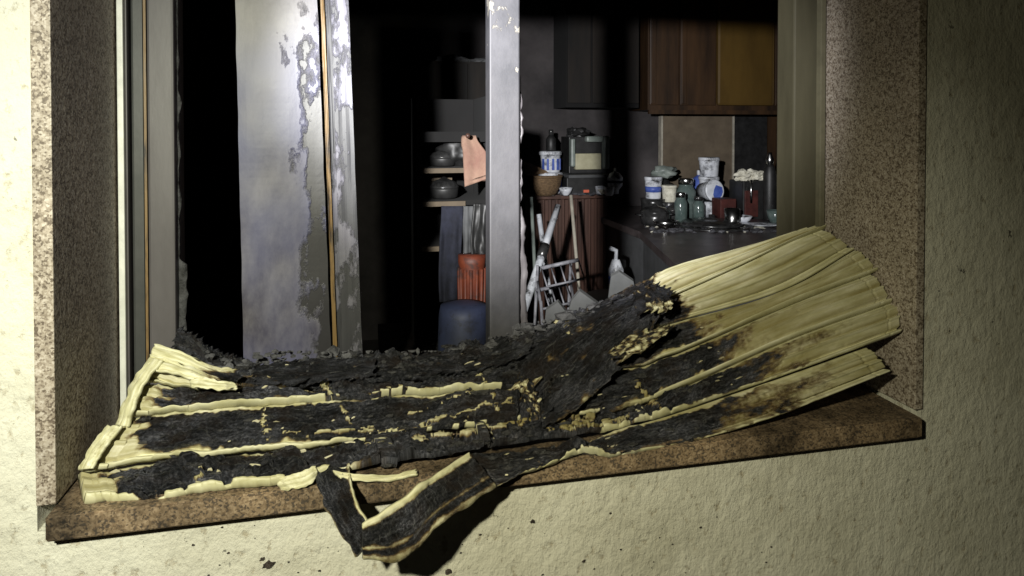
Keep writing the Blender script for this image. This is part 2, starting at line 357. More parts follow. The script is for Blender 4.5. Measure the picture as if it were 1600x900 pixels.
# ------------------------------------------------------------------ house wall, ground and room
WT = 0.34                                   # wall thickness
XL, XR = P(53, 400, 0).x, P(1441, 400, 0).x  # outer edges of the granite surround
SB = P(700, 773, -0.03).z                    # underside of the sill
LT = 1.97                                    # top of the opening
ST = SB + 0.034                              # sill top (front)
bm = bmesh.new()
def ring(x0, x1, z0, z1, y): return [bm.verts.new((x, y, z)) for x, z in ((x0, z0), (x1, z0), (x1, z1), (x0, z1))]
o0, i0 = ring(-4.5, 7.5, -0.05, 3.2, 0), ring(XL, XR, SB, LT, 0)
o1, i1 = ring(-4.5, 7.5, -0.05, 3.2, WT), ring(XL, XR, SB, LT, WT)
for k in range(4):
    n_ = (k + 1) % 4
    bm.faces.new((o0[k], o0[n_], i0[n_], i0[k])); bm.faces.new((o1[k], i1[k], i1[n_], o1[n_]))
    bm.faces.new((i0[k], i0[n_], i1[n_], i1[k])); bm.faces.new((o0[k], o1[k], o1[n_], o0[n_]))
tag(finish('house_wall', bm, 'stucco'), 'pale rough stucco house wall speckled with soot around the window', 'wall')
bm = bmesh.new(); bm_box(bm, (-150, -150, -0.35), (150, 150, -0.05)); struct(finish('ground', bm, 'ground'))
RX0, RX1, RY1 = -1.6, 3.75, 3.75
struct(box('room_floor', (RX0, WT + 0.002, -0.049), (RX1, RY1, 0.0), 'room_floor'))
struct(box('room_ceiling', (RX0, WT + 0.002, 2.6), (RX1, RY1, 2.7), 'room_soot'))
struct(box('wall_back', (RX0, RY1 + 0.001, -0.049), (RX1, RY1 + 0.1, 2.7), 'room_wall'))
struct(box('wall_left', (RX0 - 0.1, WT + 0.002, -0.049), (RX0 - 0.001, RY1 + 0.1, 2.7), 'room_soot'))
struct(box('wall_right', (RX1 + 0.001, WT + 0.002, -0.049), (RX1 + 0.1, RY1 + 0.1, 2.7), 'room_wall'))

# granite surround
XLi, XRi = P(86, 400, 0).x, P(1428, 400, 0).x
WD = 0.235                                   # depth of the reveal to the window frame
t = thing('window_surround', 'brown speckled granite slabs lining the window reveal', 'window surround', ((XL + XR) / 2, 0, SB))
bm = bmesh.new(); bm_box(bm, (XL + 0.001, -0.006, ST + 0.004), (XLi, WT - 0.01, LT - 0.03), 0.0015); finish('jamb', bm, 'granite', t)
bm = bmesh.new(); bm_box(bm, (XRi, -0.006, ST + 0.004), (XR - 0.001, WT - 0.01, LT - 0.03), 0.0015); finish('jamb', bm, 'granite', t)
bm = bmesh.new(); bm_box(bm, (XL + 0.001, -0.006, LT - 0.029), (XR - 0.001, WT - 0.01, LT - 0.001), 0.0015); finish('lintel', bm, 'granite', t)
bm = bmesh.new()
x0, x1 = P(70, 850, -0.03).x, P(1442, 690, -0.03).x
bm_prism(bm, [(x0, -0.03, SB), (x0, -0.03, ST), (x0, WT - 0.01, ST + 0.0035), (x0, WT - 0.01, SB + 0.001)], (x1 - x0, 0, 0))
bmesh.ops.bevel(bm, geom=list(bm.edges), offset=0.0025, segments=2, affect='EDGES'); finish('sill', bm, 'granite_sill', t)
print('XL', XL, XLi, XRi, XR, 'SB', SB, ST)

# ------------------------------------------------------------------ window frame
WZ0, WZ1 = ST + 0.004, LT - 0.031
t = thing('window_frame', 'scorched aluminium window frame with shutter guide rails in the stone reveal', 'window frame', ((XLi + XRi) / 2, WD, WZ0))
def vbar(name, pa, pb, y0, y1, mat, par=None, bev=0.002, z0=WZ0, z1=WZ1, refy=None):
    ry = y0 if refy is None else refy
    a, b_ = P(pa, 200, ry).x, P(pb, 200, ry).x
    return box(name, (a, y0, z0), (b_, y1, z1), mat, par or t, bevel=bev)
box('frame_back', (XLi + 0.001, WD + 0.035, WZ0), (P(207, 200, WD + 0.035).x, WD + 0.07, WZ1), 'frame_dark', t)
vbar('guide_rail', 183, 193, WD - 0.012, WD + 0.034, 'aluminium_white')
vbar('guide_rail', 194.5, 199, WD + 0.0, WD + 0.034, 'frame_mauve')
vbar('outer_frame', 205, 224, WD + 0.012, WD + 0.075, 'frame_grey', bev=0.004)
vbar('seal', 225, 229, WD + 0.014, WD + 0.07, 'gold', bev=0)
vbar('inner_frame', 230, 272, WD + 0.008, WD + 0.075, 'frame_mauve', bev=0.004)
# ragged burnt edge along the inner frame
rows = []
a = P(273, 200, WD + 0.03).x
for i in range(90):
    z = WZ0 + (WZ1 - WZ0) * i / 89; wd = 0.006 + 0.010 * max(0, noise.noise(Vector((z * 23, 2, 1)))) + (0.018 if z < P(280, 410, WD).z else 0) * (0.6 + 0.4 * noise.noise(Vector((z * 40, 0, 5))))
    rows.append([Vector((a + wd * k / 3, WD + 0.03 + 0.004 * noise.noise(Vector((z * 30, k, 0))), z)) for k in range(4)])
sheet('burnt_seal', rows, 0.004, 'black_edge', t)
# right side
vbar('inner_frame', 1240, 1281, WD + 0.01, WD + 0.07, 'frame_beige', bev=0.004)
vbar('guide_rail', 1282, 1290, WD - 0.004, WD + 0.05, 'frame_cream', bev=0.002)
vbar('guide_channel', 1290.5, 1302, WD + 0.04, WD + 0.07, 'frame_dark', bev=0)
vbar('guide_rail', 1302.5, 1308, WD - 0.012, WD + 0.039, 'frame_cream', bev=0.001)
# bottom and top rails
xa, xb = P(275, 200, WD).x, P(1239, 200, WD).x
box('bottom_rail', (xa - 0.03, WD + 0.015, WZ0), (xb + 0.01, WD + 0.068, WZ0 + 0.055), 'black_edge', t, bevel=0.003)
box('top_rail', (xa - 0.03, WD + 0.015, WZ1 - 0.05), (xb + 0.01, WD + 0.068, WZ1), 'black_edge', t, bevel=0.003)
# central post
pa, pb = P(765, 200, WD + 0.02).x, P(812, 200, WD + 0.02).x
box('post', (pa, WD + 0.02, WZ0 + 0.056), (pb, WD + 0.066, WZ1 - 0.051), 'post', t, bevel=0.003)
rows = []
for i in range(110):
    z = WZ0 + 0.06 + (WZ1 - 0.05 - WZ0 - 0.06) * i / 109
    k0 = sst(P(815, 100, WD).z, P(815, 170, WD).z, z); wd = 0.006 + 0.009 * noise.noise(Vector((z * 21, 7, 1))) + 0.005 * noise.noise(Vector((z * 70, 3, 1))) + 0.010 * sst(P(815, 320, WD).z, P(815, 400, WD).z, z)
    wd = max(0.001, wd * k0)
    rows.append([Vector((pb + 0.001 + wd * q / 3, WD + 0.034 + 0.007 * noise.noise(Vector((z * 35, q * .7, 4))), z)) for q in range(4)])
sheet('peeling_seal', rows, 0.003, 'frame_mauve', t)

# the burnt sash, leaning a little out of plumb
SY = WD + 0.075
t = thing('window_sash', 'burnt leaning window sash with a soot stained panel and peeling stile', 'window sash', P(450, 560, SY))
def lean(name, top, bot, d, y, mat, wob=0.0, n=1, front=0.0):
    """vertical strip between picture lines top (xa,xb at y=0) and bot (xa,xb at y=550)"""
    rows = []; N = 60; J = 10
    zt, zb = WZ1 - 0.055, WZ0 + 0.05
    for i in range(N + 1):
        z = zb + (zt - zb) * i / N
        f = (P(400, 550, y).z - z) / (P(400, 550, y).z - P(400, 0, y).z)
        a = P(bot[0], 550, y).x + (P(top[0], 0, y).x - P(bot[0], 550, y).x) * f
        b_ = P(bot[1], 550, y).x + (P(top[1], 0, y).x - P(bot[1], 550, y).x) * f
        a += wob * noise.noise(Vector((z * 18, 1, 3))); b_ += wob * noise.noise(Vector((z * 18, 6, 3)))
        rows.append([Vector((a + (b_ - a) * k / J, y + front * math.sin(math.pi * k / J) + 0.0015 * noise.noise(Vector((z * 9, k * .3, 2))), z)) for k in range(J + 1)])
    bm = bmesh.new(); A = [[bm.verts.new(p - Vector((0, d / 2, 0))) for p in r_] for r_ in rows]; B = [[bm.verts.new(Vector((p.x, y + d / 2, p.z))) for p in r_] for r_ in rows]
    for i in range(N):
        for k in range(J):
            bm.faces.new((A[i][k], A[i + 1][k], A[i + 1][k + 1], A[i][k + 1])); bm.faces.new((B[i][k], B[i][k + 1], B[i + 1][k + 1], B[i + 1][k]))
        for k in (0, J): bm.faces.new((A[i][k], B[i][k], B[i + 1][k], A[i + 1][k]))
    for k in range(J):
        for i in (0, N): bm.faces.new((A[i][k], A[i][k + 1], B[i][k + 1], B[i][k]))
    return finish(name, bm, mat, t)
lean('panel', (368, 496), (381, 517), 0.006, SY, 'sash_panel', 0.0012)
lean('seal', (501, 507), (521, 527), 0.02, SY - 0.004, 'gold', 0.0006)
lean('rebate', (506.5, 517), (527.5, 535), 0.02, SY + 0.004, 'sash_stile', 0.0005)
lean('stile', (517.5, 545), (535.5, 566), 0.045, SY - 0.006, 'sash_stile', 0.0006)

# ------------------------------------------------------------------ the melted roller shutter
R0 = [(243, 541, .165), (290, 552, .16), (345, 572, .155), (420, 568, .165), (550, 556, .17), (700, 546, .17), (830, 515, .17), (940, 470, .17), (1050, 417, .17), (1150, 388, .165), (1250, 359, .16)]
R1 = [(236, 553, .15), (300, 580, .145), (380, 592, .145), (550, 578, .15), (700, 566, .15), (850, 540, .15), (1000, 487, .15), (1050, 463, .15), (1150, 418, .15), (1230, 380, .15), (1290, 356, .15)]
R2 = [(216, 596, .13), (300, 606, .13), (400, 605, .13), (550, 598, .13), (700, 590, .13), (850, 568, .13), (1000, 520, .13), (1050, 504, .13), (1217, 455, .13), (1337, 388, .125)]
R3 = [(192, 650, .10), (300, 641, .10), (400, 632, .10), (535, 623, .10), (700, 612, .10), (850, 598, .10), (960, 578, .10), (1050, 554, .10), (1240, 473, .10), (1370, 424, .09)]
R4 = [(124, 737, .055), (230, 722, .055), (350, 710, .055), (485, 699, .05), (600, 688, .05), (700, 672, .05), (850, 655, .05), (960, 640, .055), (1050, 611, .055), (1240, 528, .055), (1400, 470, .05)]
R5 = [(133, 786, -.008), (270, 776, -.012), (400, 757, -.02), (490, 741, -.018), (600, 722, -.014), (700, 705, -.01), (850, 686, -.005), (950, 668, .01), (1050, 645, .02), (1207, 593, .025), (1404, 521, .02)]
R5b = [(738, 712, -.035), (800, 703, -.025), (900, 687, -.012), (960, 672, .0), (1050, 648, .008), (1207, 596, .012), (1357, 543, .012)]
R6 = [(768, 764, -.055), (830, 738, -.045), (905, 707, -.035), (960, 711, -.03), (1050, 697, -.02), (1193, 657, -.01), (1386, 581, -.005)]
NL, NV = 820, 30
shutter = thing('roller_shutter', 'cream plastic roller shutter curtain melted and charred, slumped over the sill', 'roller shutter', P(700, 720, 0.03))
surf_samples = []
CRACKS = [((372, 640), (366, 686), 9), ((476, 640), (482, 668), 7), ((686, 598), (702, 645), 9), ((276, 733), (272, 764), 5), ((838, 512), (846, 585), 7), ((930, 615), (968, 668), 9),
          ((462, 603), (468, 625), 8), ((700, 612), (620, 640), 5), ((750, 606), (790, 602), 5), ((770, 690), (840, 676), 5), ((560, 655), (600, 648), 4), ((340, 600), (300, 596), 6), ((820, 520), (850, 516), 7), ((855, 560), (835, 600), 6), ((385, 600), (400, 590), 7), ((640, 690), (700, 680), 4), ((500, 706), (530, 712), 6)]
for line, wd in (([(390, 684), (480, 680), (570, 681), (640, 662), (705, 638), (785, 626)], 6), ([(560, 706), (640, 692), (740, 674), (850, 662)], 5), ([(770, 690), (850, 680), (905, 668)], 6), ([(520, 622), (560, 618), (600, 616)], 4)):
    for (ax, ay), (bx, by) in zip(line, line[1:]): CRACKS.append(((ax, ay), (bx, by), wd))
def crackd(x, y):
    best = 1.0
    for (ax, ay), (bx, by), wd in CRACKS:
        if abs(x - ax) > 110: continue
        dx, dy = bx - ax, by - ay; q = max(0, min(1, ((x - ax) * dx + (y - ay) * dy) / (dx * dx + dy * dy)))
        d = math.hypot(x - ax - q * dx, y - ay - q * dy) / wd
        best = min(best, d)
    return best
RID = {}
def ridge(pts, nl, rid):
    """a joint line of the curtain, buckled by the heat"""
    A = crom([P(*p) for p in pts], nl); X = crom([Vector((p[0], p[1], 0)) for p in pts], nl); L = 0
    for i in range(nl):
        if i: L += (A[i] - A[i - 1]).length
        px = X[i].x; hot = 1 - sst(900, 1060, px) * 0.92
        A[i] = A[i] + Vector((0, -0.006 * hot * noise.noise(Vector((L * 9, rid * 4.7, 1))), 0.0055 * hot * noise.fractal(Vector((L * 10, rid * 3.1, 5)), .7, 2, 4)))
    return A, X
def make_slat(k, top, bot, u0, u1, lo, hi, soft, nl=NL):
    A, pxs = ridge(top, nl, id_of(top)); B, pxb = ridge(bot, nl, id_of(bot))
    bm = bmesh.new(); la = bm.verts.layers.float.new('char'); lsc = bm.verts.layers.float.new('scorch_shade'); lv = bm.verts.layers.float_vector.new('slat_uv')
    i_a, i_b = int(u0 * (nl - 1)), int(u1 * (nl - 1)); fr, bk = [], []
    length = sum((A[i + 1] - A[i]).length for i in range(nl - 1))
    for i in range(i_a, i_b + 1):
        tu = (A[min(i + 1, nl - 1)] + B[min(i + 1, nl - 1)] - A[max(i - 1, 0)] - B[max(i - 1, 0)])
        tv = B[i] - A[i]; n = tv.cross(tu).normalized()
        if n.y > 0: n = -n
        r1, r2 = [], []; wd = tv.length; px = pxs[i].x
        s = length * i / (nl - 1)
        for j_ in range(NV + 1):
            v = j_ / NV; w_ = v * wd
            edge = min(v, 1 - v); ix, iy = pxs[i].x + (pxb[i].x - pxs[i].x) * v, pxs[i].y + (pxb[i].y - pxs[i].y) * v
            rag = noise.fractal(Vector((s * 14, w_ * 40, k * 2.7)), .6, 2, 4)
            ch = sst(lo, lo + 30, ix + 26 * rag) * (1 - sst(hi - soft * 0.6, hi + soft, ix + (30 + soft * .35) * rag))
            # bodies of the slats burn, their thick joints survive longest
            jw = 0.075 + (0.09 if v > .5 and k < 4 else (-0.02 if v > .5 else 0.02)) + 0.16 * noise.fractal(Vector((s * 16, k * 3.0, 2 + (v > .5))), .6, 2, 4)
            joint = 1 - sst(jw * .6, max(jw, .02) * 1.2, edge)
            keep = joint * max(1 - sst(390, 560, px + 70 * noise.noise(Vector((s * 5, k * 9.0, 1)))), sst(860, 960, px + 40 * rag)) * (1.0 if k >= 2 else 0.45)
            if k == 5 and v > .5: keep = joint * (.75 + .4 * rag)
            seg = noise.fractal(Vector((s * 9, k * 7.0 + (1 if v > .5 else 0), 0.5)), .6, 2.2, 4)
            mid = (1 - sst(jw * .3, max(jw, .02) * .7, edge)) * sst(-0.06, 0.02, seg) * ((1 if k in (2, 3) else sst(820, 860, px)) if k >= 2 else 0.0)
            ch *= 1 - max(keep, mid)
            cd_ = crackd(ix + 6 * noise.noise(Vector((s * 60, v * 6, k))), iy + 5 * noise.noise(Vector((s * 50, v * 8, k + 5))))
            rib = 0
            if cd_ < 1:
                if cd_ + 1.0 * noise.fractal(Vector((s * 45, w_ * 170, k)), .7, 2, 4) < 0.28: ch *= 0.08
                rib = (1 - cd_) * 0.003 * (0.6 + (math.sin(w_ * 700 + 3 * rag) if k < 2 or rag > .1 else .5))
            # profile of the plastic section: shallow crown, a fold near the top, rolled joint at the foot
            prof = 0.003 * math.sin(math.pi * min(1, v / 0.86)) + 0.007 * v
            if v < 0.08: prof -= 0.005
            if 0.17 < v < 0.26: prof += 0.0045 * math.sin(math.pi * (v - .17) / .09)
            if 0.41 < v < 0.47: prof -= 0.0045
            if 0.47 <= v < 0.57: prof += 0.0055 * math.sin(math.pi * (v - .47) / .10)
            if 0.80 < v <= 0.88: prof = -0.004
            if v > 0.88: prof = 0.004 + 0.0085 * math.sin(math.pi * (v - 0.88) / 0.13)
            if i_b - i < 16 and i_b - i > 12: prof -= 0.0016
            h = 0
            if ch > 0.02:
                q = Vector((s * 20, w_ * 42, k * 5.1)) + Vector((.5, .5, 0)) * noise.noise(Vector((s * 30, w_ * 30, k)))
                d, _p = noise.voronoi(q); crack = 1 - sst(0.0, 0.16, d[1] - d[0])
                rdg = noise.ridged_multi_fractal(Vector((s * 20, w_ * 62, k * 2.0)), 0.9, 2.1, 5, 1.0, 2.0)
                h = ch * (-0.006 * crack + 0.0065 * (rdg - 1.0) + 0.015 * noise.fractal(Vector((s * 10, w_ * 16, k)), .7, 2, 3) + 0.003 * noise.noise(Vector((s * 160, w_ * 160, k))) - prof * .6)
            h += rib + (0.0016 - 0.0011 * sst(950, 1080, ix)) * noise.fractal(Vector((s * 8, w_ * 10, k * 2.0)), .8, 2, 4)
            p = A[i] + tv * v + n * (prof + h)
            if k == 0: p += Vector((0, 0, (1 - v) * 0.020 * ch * noise.fractal(Vector((s * 22, k, 2)), .6, 2, 5)))
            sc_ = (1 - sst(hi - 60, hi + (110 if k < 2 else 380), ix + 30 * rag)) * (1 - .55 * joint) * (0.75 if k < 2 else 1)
            ridge_shade = (1 - sst(.80, .87, v)) * sst(.04, .16, v) * (.35 + .6 * max(sst(.26, .44, v) * (1 - sst(.44, .48, v)), sst(.57, .84, v)) + .15 * rag) * (1 - .6 * sst(.16, .19, v) * (1 - sst(.24, .27, v))) * (1 - .8 * sst(.46, .49, v) * (1 - sst(.54, .58, v)))  # shade painted on the slat bodies so the ridges stand out
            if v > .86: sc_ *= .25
            vv = bm.verts.new(p); vv[la] = ch; vv[lsc] = max(0, max(sc_, .85 * ridge_shade)) * (1 if ix > 700 else .6); vv[lv] = Vector((s * 6, w_ * 6, k * 1.37)); r1.append(vv)
            if (i * 7 + j_ * 3) % 17 == 0: surf_samples.append((p.copy(), n.copy(), ch, px, k))
            p2 = A[i] + tv * v - n * (0.003 + 0.009 * (1 - v ** 4))
            v2 = bm.verts.new(p2); v2[la] = ch; v2[lv] = vv[lv]; r2.append(v2)
        fr.append(r1); bk.append(r2)
    for i in range(len(fr) - 1):
        for j_ in range(NV):
            bm.faces.new((fr[i][j_], fr[i + 1][j_], fr[i + 1][j_ + 1], fr[i][j_ + 1])); bm.faces.new((bk[i][j_], bk[i][j_ + 1], bk[i + 1][j_ + 1], bk[i + 1][j_]))
        for j_ in (0, NV): bm.faces.new((fr[i][j_], bk[i][j_], bk[i + 1][j_], fr[i + 1][j_]))
    for j_ in range(NV):
        for i in (0, len(fr) - 1): bm.faces.new((fr[i][j_], fr[i][j_ + 1], bk[i][j_ + 1], bk[i][j_]))
    return finish('slat', bm, 'slat', shutter, smooth=True)
RALL = [R0, R1, R2, R3, R4, R5, R5b, R6]
def id_of(r): return [x is r for x in RALL].index(True)
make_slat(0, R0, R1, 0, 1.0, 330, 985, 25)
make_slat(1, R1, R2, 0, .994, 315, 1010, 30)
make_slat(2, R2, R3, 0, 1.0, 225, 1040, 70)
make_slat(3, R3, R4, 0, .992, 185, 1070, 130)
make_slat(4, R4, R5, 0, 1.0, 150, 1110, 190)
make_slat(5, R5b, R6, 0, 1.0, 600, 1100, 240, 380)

# hanging broken strip, bent in a V
def strip(name, top, bot, k, cr, n=90, nv=10):
    A = crom([P(*p) for p in top], n); B = crom([P(*p) for p in bot], n)
    bm = bmesh.new(); la = bm.verts.layers.float.new('char'); lv = bm.verts.layers.float_vector.new('slat_uv'); F_, K_ = [], []
    for i in range(n):
        tv = B[i] - A[i]; tu = A[min(i + 1, n - 1)] - A[max(i - 1, 0)]; nn = tv.cross(tu).normalized()
        if nn.y > 0: nn = -nn
        r1, r2 = [], []; s = i / n * 0.3
        for j_ in range(nv + 1):
            v = j_ / nv; c_ = cr(i / (n - 1), v)
            p = A[i] + tv * v + nn * (0.006 * math.sin(math.pi * v) + 0.006 * c_ * noise.fractal(Vector((s * 35, v * 7, k)), 0.7, 2, 5) + 0.003 * noise.noise(Vector((s * 20, v, k))) + (0.006 if v > .88 or v < .08 else 0))
            if j_ in (0, nv): p += tv.normalized() * 0.004 * noise.noise(Vector((s * 25, j_, k)))
            a = bm.verts.new(p); a[la] = c_; a[lv] = Vector((s * 6, v * 0.35, k)); r1.append(a)
            b_ = bm.verts.new(p - nn * 0.007); b_[la] = c_; b_[lv] = a[lv]; r2.append(b_)
        F_.append(r1); K_.append(r2)
    for i in range(n - 1):
        for j_ in range(nv):
            bm.faces.new((F_[i][j_], F_[i + 1][j_], F_[i + 1][j_ + 1], F_[i][j_ + 1])); bm.faces.new((K_[i][j_], K_[i][j_ + 1], K_[i + 1][j_ + 1], K_[i + 1][j_]))
        for j_ in (0, nv): bm.faces.new((F_[i][j_], K_[i][j_], K_[i + 1][j_], F_[i + 1][j_]))
    for j_ in range(nv):
        for i in (0, n - 1): bm.faces.new((F_[i][j_], F_[i][j_ + 1], K_[i][j_ + 1], K_[i][j_]))
    return finish(name, bm, 'slat', shutter, smooth=True)
def nz(u, v, k): return 0.35 * noise.noise(Vector((u * 7, v * 2, k)))
strip('broken_slat', [(545, 733, -.02), (552, 762, -.06), (563, 795, -.09), (588, 828, -.115)], [(488, 735, -.01), (505, 780, -.05), (533, 830, -.09), (560, 868, -.115)], 21,
      lambda u, v: max(0, min(1, 1.15 - 1.1 * (1 - sst(0.04, 0.16, v)) - 0.9 * sst(0.88, 0.98, v) * sst(.2, .6, u) + nz(u, v, 3))))
strip('broken_slat', [(566, 818, -.125), (604, 795, -.115), (660, 754, -.095), (730, 708, -.045)], [(566, 872, -.135), (628, 872, -.125), (690, 816, -.105), (774, 762, -.06)], 27,
      lambda u, v: max(0, min(1, 1.1 - 1.1 * (1 - sst(0.10, 0.2, v)) - 0.75 * sst(0.55, 0.68, v) + 0.5 * sst(.75, .8, v) * (1 - sst(.8, .88, v)) + nz(u, v, 8))))
strip('bent_slat_edge', [(520, 738, -.03), (560, 742, -.035), (610, 745, -.03), (650, 737, -.025)], [(532, 750, -.04), (565, 752, -.04), (610, 752, -.035), (652, 743, -.03)], 31, lambda u, v: 0.1, 40, 6)
strip('bent_slat_edge', [(432, 748, -.015), (455, 742, -.02), (478, 735, -.02), (492, 727, -.015)], [(440, 764, -.02), (462, 764, -.03), (485, 757, -.03), (496, 745, -.02)], 33, lambda u, v: max(0, .1 + .3 * nz(u, v, 2)), 30, 6)

# folded cream end at the left
strip('folded_end', [(243, 539, .145), (285, 551, .13), (325, 573, .118), (378, 590, .112)], [(236, 556, .135), (280, 568, .12), (322, 585, .11), (370, 597, .105)], 41, lambda u, v: max(0, min(1, sst(.55, 1.0, u + .2 * v) * .7 + nz(u, v, 5) * .9)), 60, 8)
strip('folded_end', [(236, 556, .138), (270, 566, .125), (300, 578, .112), (345, 594, .105)], [(228, 580, .12), (262, 583, .11), (290, 590, .10), (340, 605, .096)], 42, lambda u, v: max(0, min(1, sst(.6, 1.0, u) * .5 + nz(u, v, 2) * .9)), 60, 8)
strip('folded_end', [(300, 592, .10), (318, 590, .095), (340, 595, .093), (368, 602, .095)], [(300, 603, .095), (320, 607, .088), (345, 610, .086), (370, 609, .09)], 44, lambda u, v: max(0, min(1, .05 + nz(u, v, 7) * .9)), 40, 8)
strip('folded_end', [(238, 560, .128), (214, 592, .115), (198, 628, .10), (186, 664, .088)], [(256, 564, .118), (230, 596, .103), (213, 631, .088), (201, 667, .078)], 43, lambda u, v: max(0, .08 + nz(u, v, 6) * .4), 50, 6)
strip('folded_end', [(170, 667, .075), (152, 688, .06), (138, 710, .048), (128, 734, .04)], [(192, 668, .07), (174, 690, .055), (158, 712, .042), (147, 732, .034)], 47, lambda u, v: max(0, .1 + nz(u, v, 1) * .4), 40, 6)

# curled flap of charred plastic lying over the middle
def flap(name, e0, e1, cr, n=110, nv=34, amp=0.014, lift=0.02, th=0.004, k=3.0):
    A = crom([P(*p) for p in e0], n); B = crom([P(*p) for p in e1], n)
    bm = bmesh.new(); la = bm.verts.layers.float.new('char'); lv = bm.verts.layers.float_vector.new('slat_uv'); F_, K_ = [], []
    out = Vector((0.15, -1, 0.25)).normalized()
    for i in range(n):
        r1, r2 = [], []
        for q in range(nv + 1):
            f = q / nv; u = i / (n - 1)
            wr = noise.ridged_multi_fractal(Vector((u * 3.5 + k, f * 6 + .8 * noise.noise(Vector((u * 4, f * 2, k))), k)), .9, 2.1, 5, 1, 2) - 1
            p = A[i].lerp(B[i], f) + out * (lift * (f ** 1.6) * (.6 + .8 * noise.noise(Vector((u * 5, k, 1)))) + amp * .55 * wr + amp * noise.fractal(Vector((u * 6, f * 3, k)), .7, 2, 4) + amp * .35 * noise.fractal(Vector((u * 24, f * 16, k)), .6, 2, 3))
            if q in (0, nv) or i in (0, n - 1): p += Vector((0.011, 0, 0.009)) * noise.fractal(Vector((i * .16, q * .2, k)), .6, 2, 4)
            c_ = max(0, min(1, cr(u, f)))
            a = bm.verts.new(p); a[la] = c_; a[lv] = Vector((u * 2.0, f * 1.0, k)); r1.append(a)
            b_ = bm.verts.new(p - out * th); b_[la] = c_; b_[lv] = a[lv]; r2.append(b_)
        F_.append(r1); K_.append(r2)
    for i in range(n - 1):
        for q in range(nv):
            bm.faces.new((F_[i][q], F_[i + 1][q], F_[i + 1][q + 1], F_[i][q + 1])); bm.faces.new((K_[i][q], K_[i][q + 1], K_[i + 1][q + 1], K_[i + 1][q]))
        for q in (0, nv): bm.faces.new((F_[i][q], K_[i][q], K_[i + 1][q], F_[i + 1][q]))
    for q in range(nv):
        for i in (0, n - 1): bm.faces.new((F_[i][q], F_[i][q + 1], K_[i][q + 1], K_[i][q]))
    return finish(name, bm, 'slat', shutter, smooth=True)
fz = lambda u, f, k: noise.fractal(Vector((u * 9, f * 5, k)), .7, 2, 4)
flap('charred_flap', [(1000, 452, .160), (935, 476, .165), (870, 515, .155), (822, 560, .13), (800, 600, .10), (806, 655, .05)], [(1046, 472, .125), (1002, 522, .105), (965, 566, .085), (930, 612, .055), (880, 648, .035), (836, 672, .02)],
     lambda u, f: .95 - .35 * sst(.9, 1, f) + .5 * fz(u, f, 2))
flap('curled_tongue', [(952, 548, .085), (985, 524, .075), (1015, 516, .075), (1043, 508, .085)], [(956, 562, .07), (995, 552, .06), (1022, 534, .065), (1046, 512, .085)], lambda u, f: .46 + .7 * fz(u, f, 4), 50, 14, .006, .008, k=5.0)
flap('curled_tongue', [(990, 455, .135), (1012, 445, .12), (1030, 444, .11), (1044, 452, .105)], [(992, 492, .105), (1012, 484, .09), (1034, 486, .085), (1048, 480, .09)], lambda u, f: .85 - .5 * sst(.15, .3, u) * sst(.6, .75, f) + .6 * fz(u, f, 6), 60, 18, .009, .012, k=7.0)
flap('curled_tongue', [(806, 598, .085), (814, 620, .07), (824, 645, .05), (838, 674, .03)], [(832, 592, .08), (838, 615, .065), (845, 642, .045), (850, 678, .025)], lambda u, f: .55 + .8 * fz(u, f, 8), 50, 14, .008, .006, k=9.0)
flap('charred_flap', [(640, 556, .165), (700, 549, .165), (770, 538, .165), (830, 520, .165)], [(655, 585, .135), (712, 582, .13), (772, 572, .13), (826, 552, .135)], lambda u, f: .95 + .4 * fz(u, f, 9), 90, 20, .008, .012, k=11.0)
flap('charred_flap', [(395, 572, .155), (450, 566, .16), (520, 560, .16), (580, 556, .16)], [(402, 600, .13), (458, 600, .12), (525, 594, .12), (585, 588, .125)], lambda u, f: .95 + .4 * fz(u, f, 12), 90, 20, .008, .012, k=13.0)

flap('charred_mound', [(276, 514, .20), (300, 522, .205), (322, 540, .205), (350, 552, .20), (392, 566, .19)], [(268, 560, .17), (300, 570, .165), (328, 585, .16), (360, 596, .15), (400, 600, .145)], lambda u, f: .98 + .3 * fz(u, f, 12), 90, 24, .012, .006, .03, k=17.0)
# loose char crumbs, cream shards, ash along the top edge
def chunks(name, items, mat, parent):
    bm = bmesh.new()
    for c_, s_, sq, sd in items: lump(bm, c_, s_, sd, sq, 1, 0.5)
    return stuff(finish(name, bm, mat, parent))
random.seed(11)
it = []
for p, n, ch, px, k in surf_samples:
    if ch > .6 and random.random() < 0.12: it.append((p - n * 0.001, random.uniform(.0015, .006), (random.uniform(1, 3), 1, random.uniform(.3, 1)), random.random() * 50))
chunks('char_crumbs', it, 'char', shutter)
bm = bmesh.new()
for p, n, ch, px, k in surf_samples:
    q = noise.noise(Vector((p.x * 7, p.z * 14, 3)))
    if ch > .35 and q > .12 and random.random() < 0.05:
        L_ = random.uniform(.002, .006) * random.choice((1, 1, 2)); W_ = random.uniform(.001, .0035); ax = Vector((1, 0, random.uniform(-.1, .35))).normalized() * L_; up = Vector((random.uniform(-.4, .4), -.3, 1)).normalized() * W_
        c_ = p + n * random.uniform(.0005, .003); k_ = random.randint(4, 6)
        pts = [c_ + ax * math.cos(a_) * random.uniform(.5, 1) + up * math.sin(a_) * random.uniform(.4, 1) + n * random.uniform(-.001, .002) for a_ in [2 * math.pi * z_ / k_ for z_ in range(k_)]]
        bm_prism(bm, pts, -n * .002)
stuff(finish('plastic_shards', bm, 'cream', shutter))
it = []
for i in range(330):
    px = random.uniform(285, 960); py = (556 if px < 700 else 556 - (px - 700) * .33) + random.uniform(-8, 14) + (-14 if px < 330 else 0)
    if px < 400: py = 545 + (px - 285) * .22 + random.uniform(-4, 26)
    it.append((P(px, py, random.uniform(.155, .20)), random.uniform(.0015, .0045) * (2.2 if random.random() < .10 else 1), (random.uniform(.8, 2.6), 1, random.uniform(.4, 1.6)), random.random() * 70))
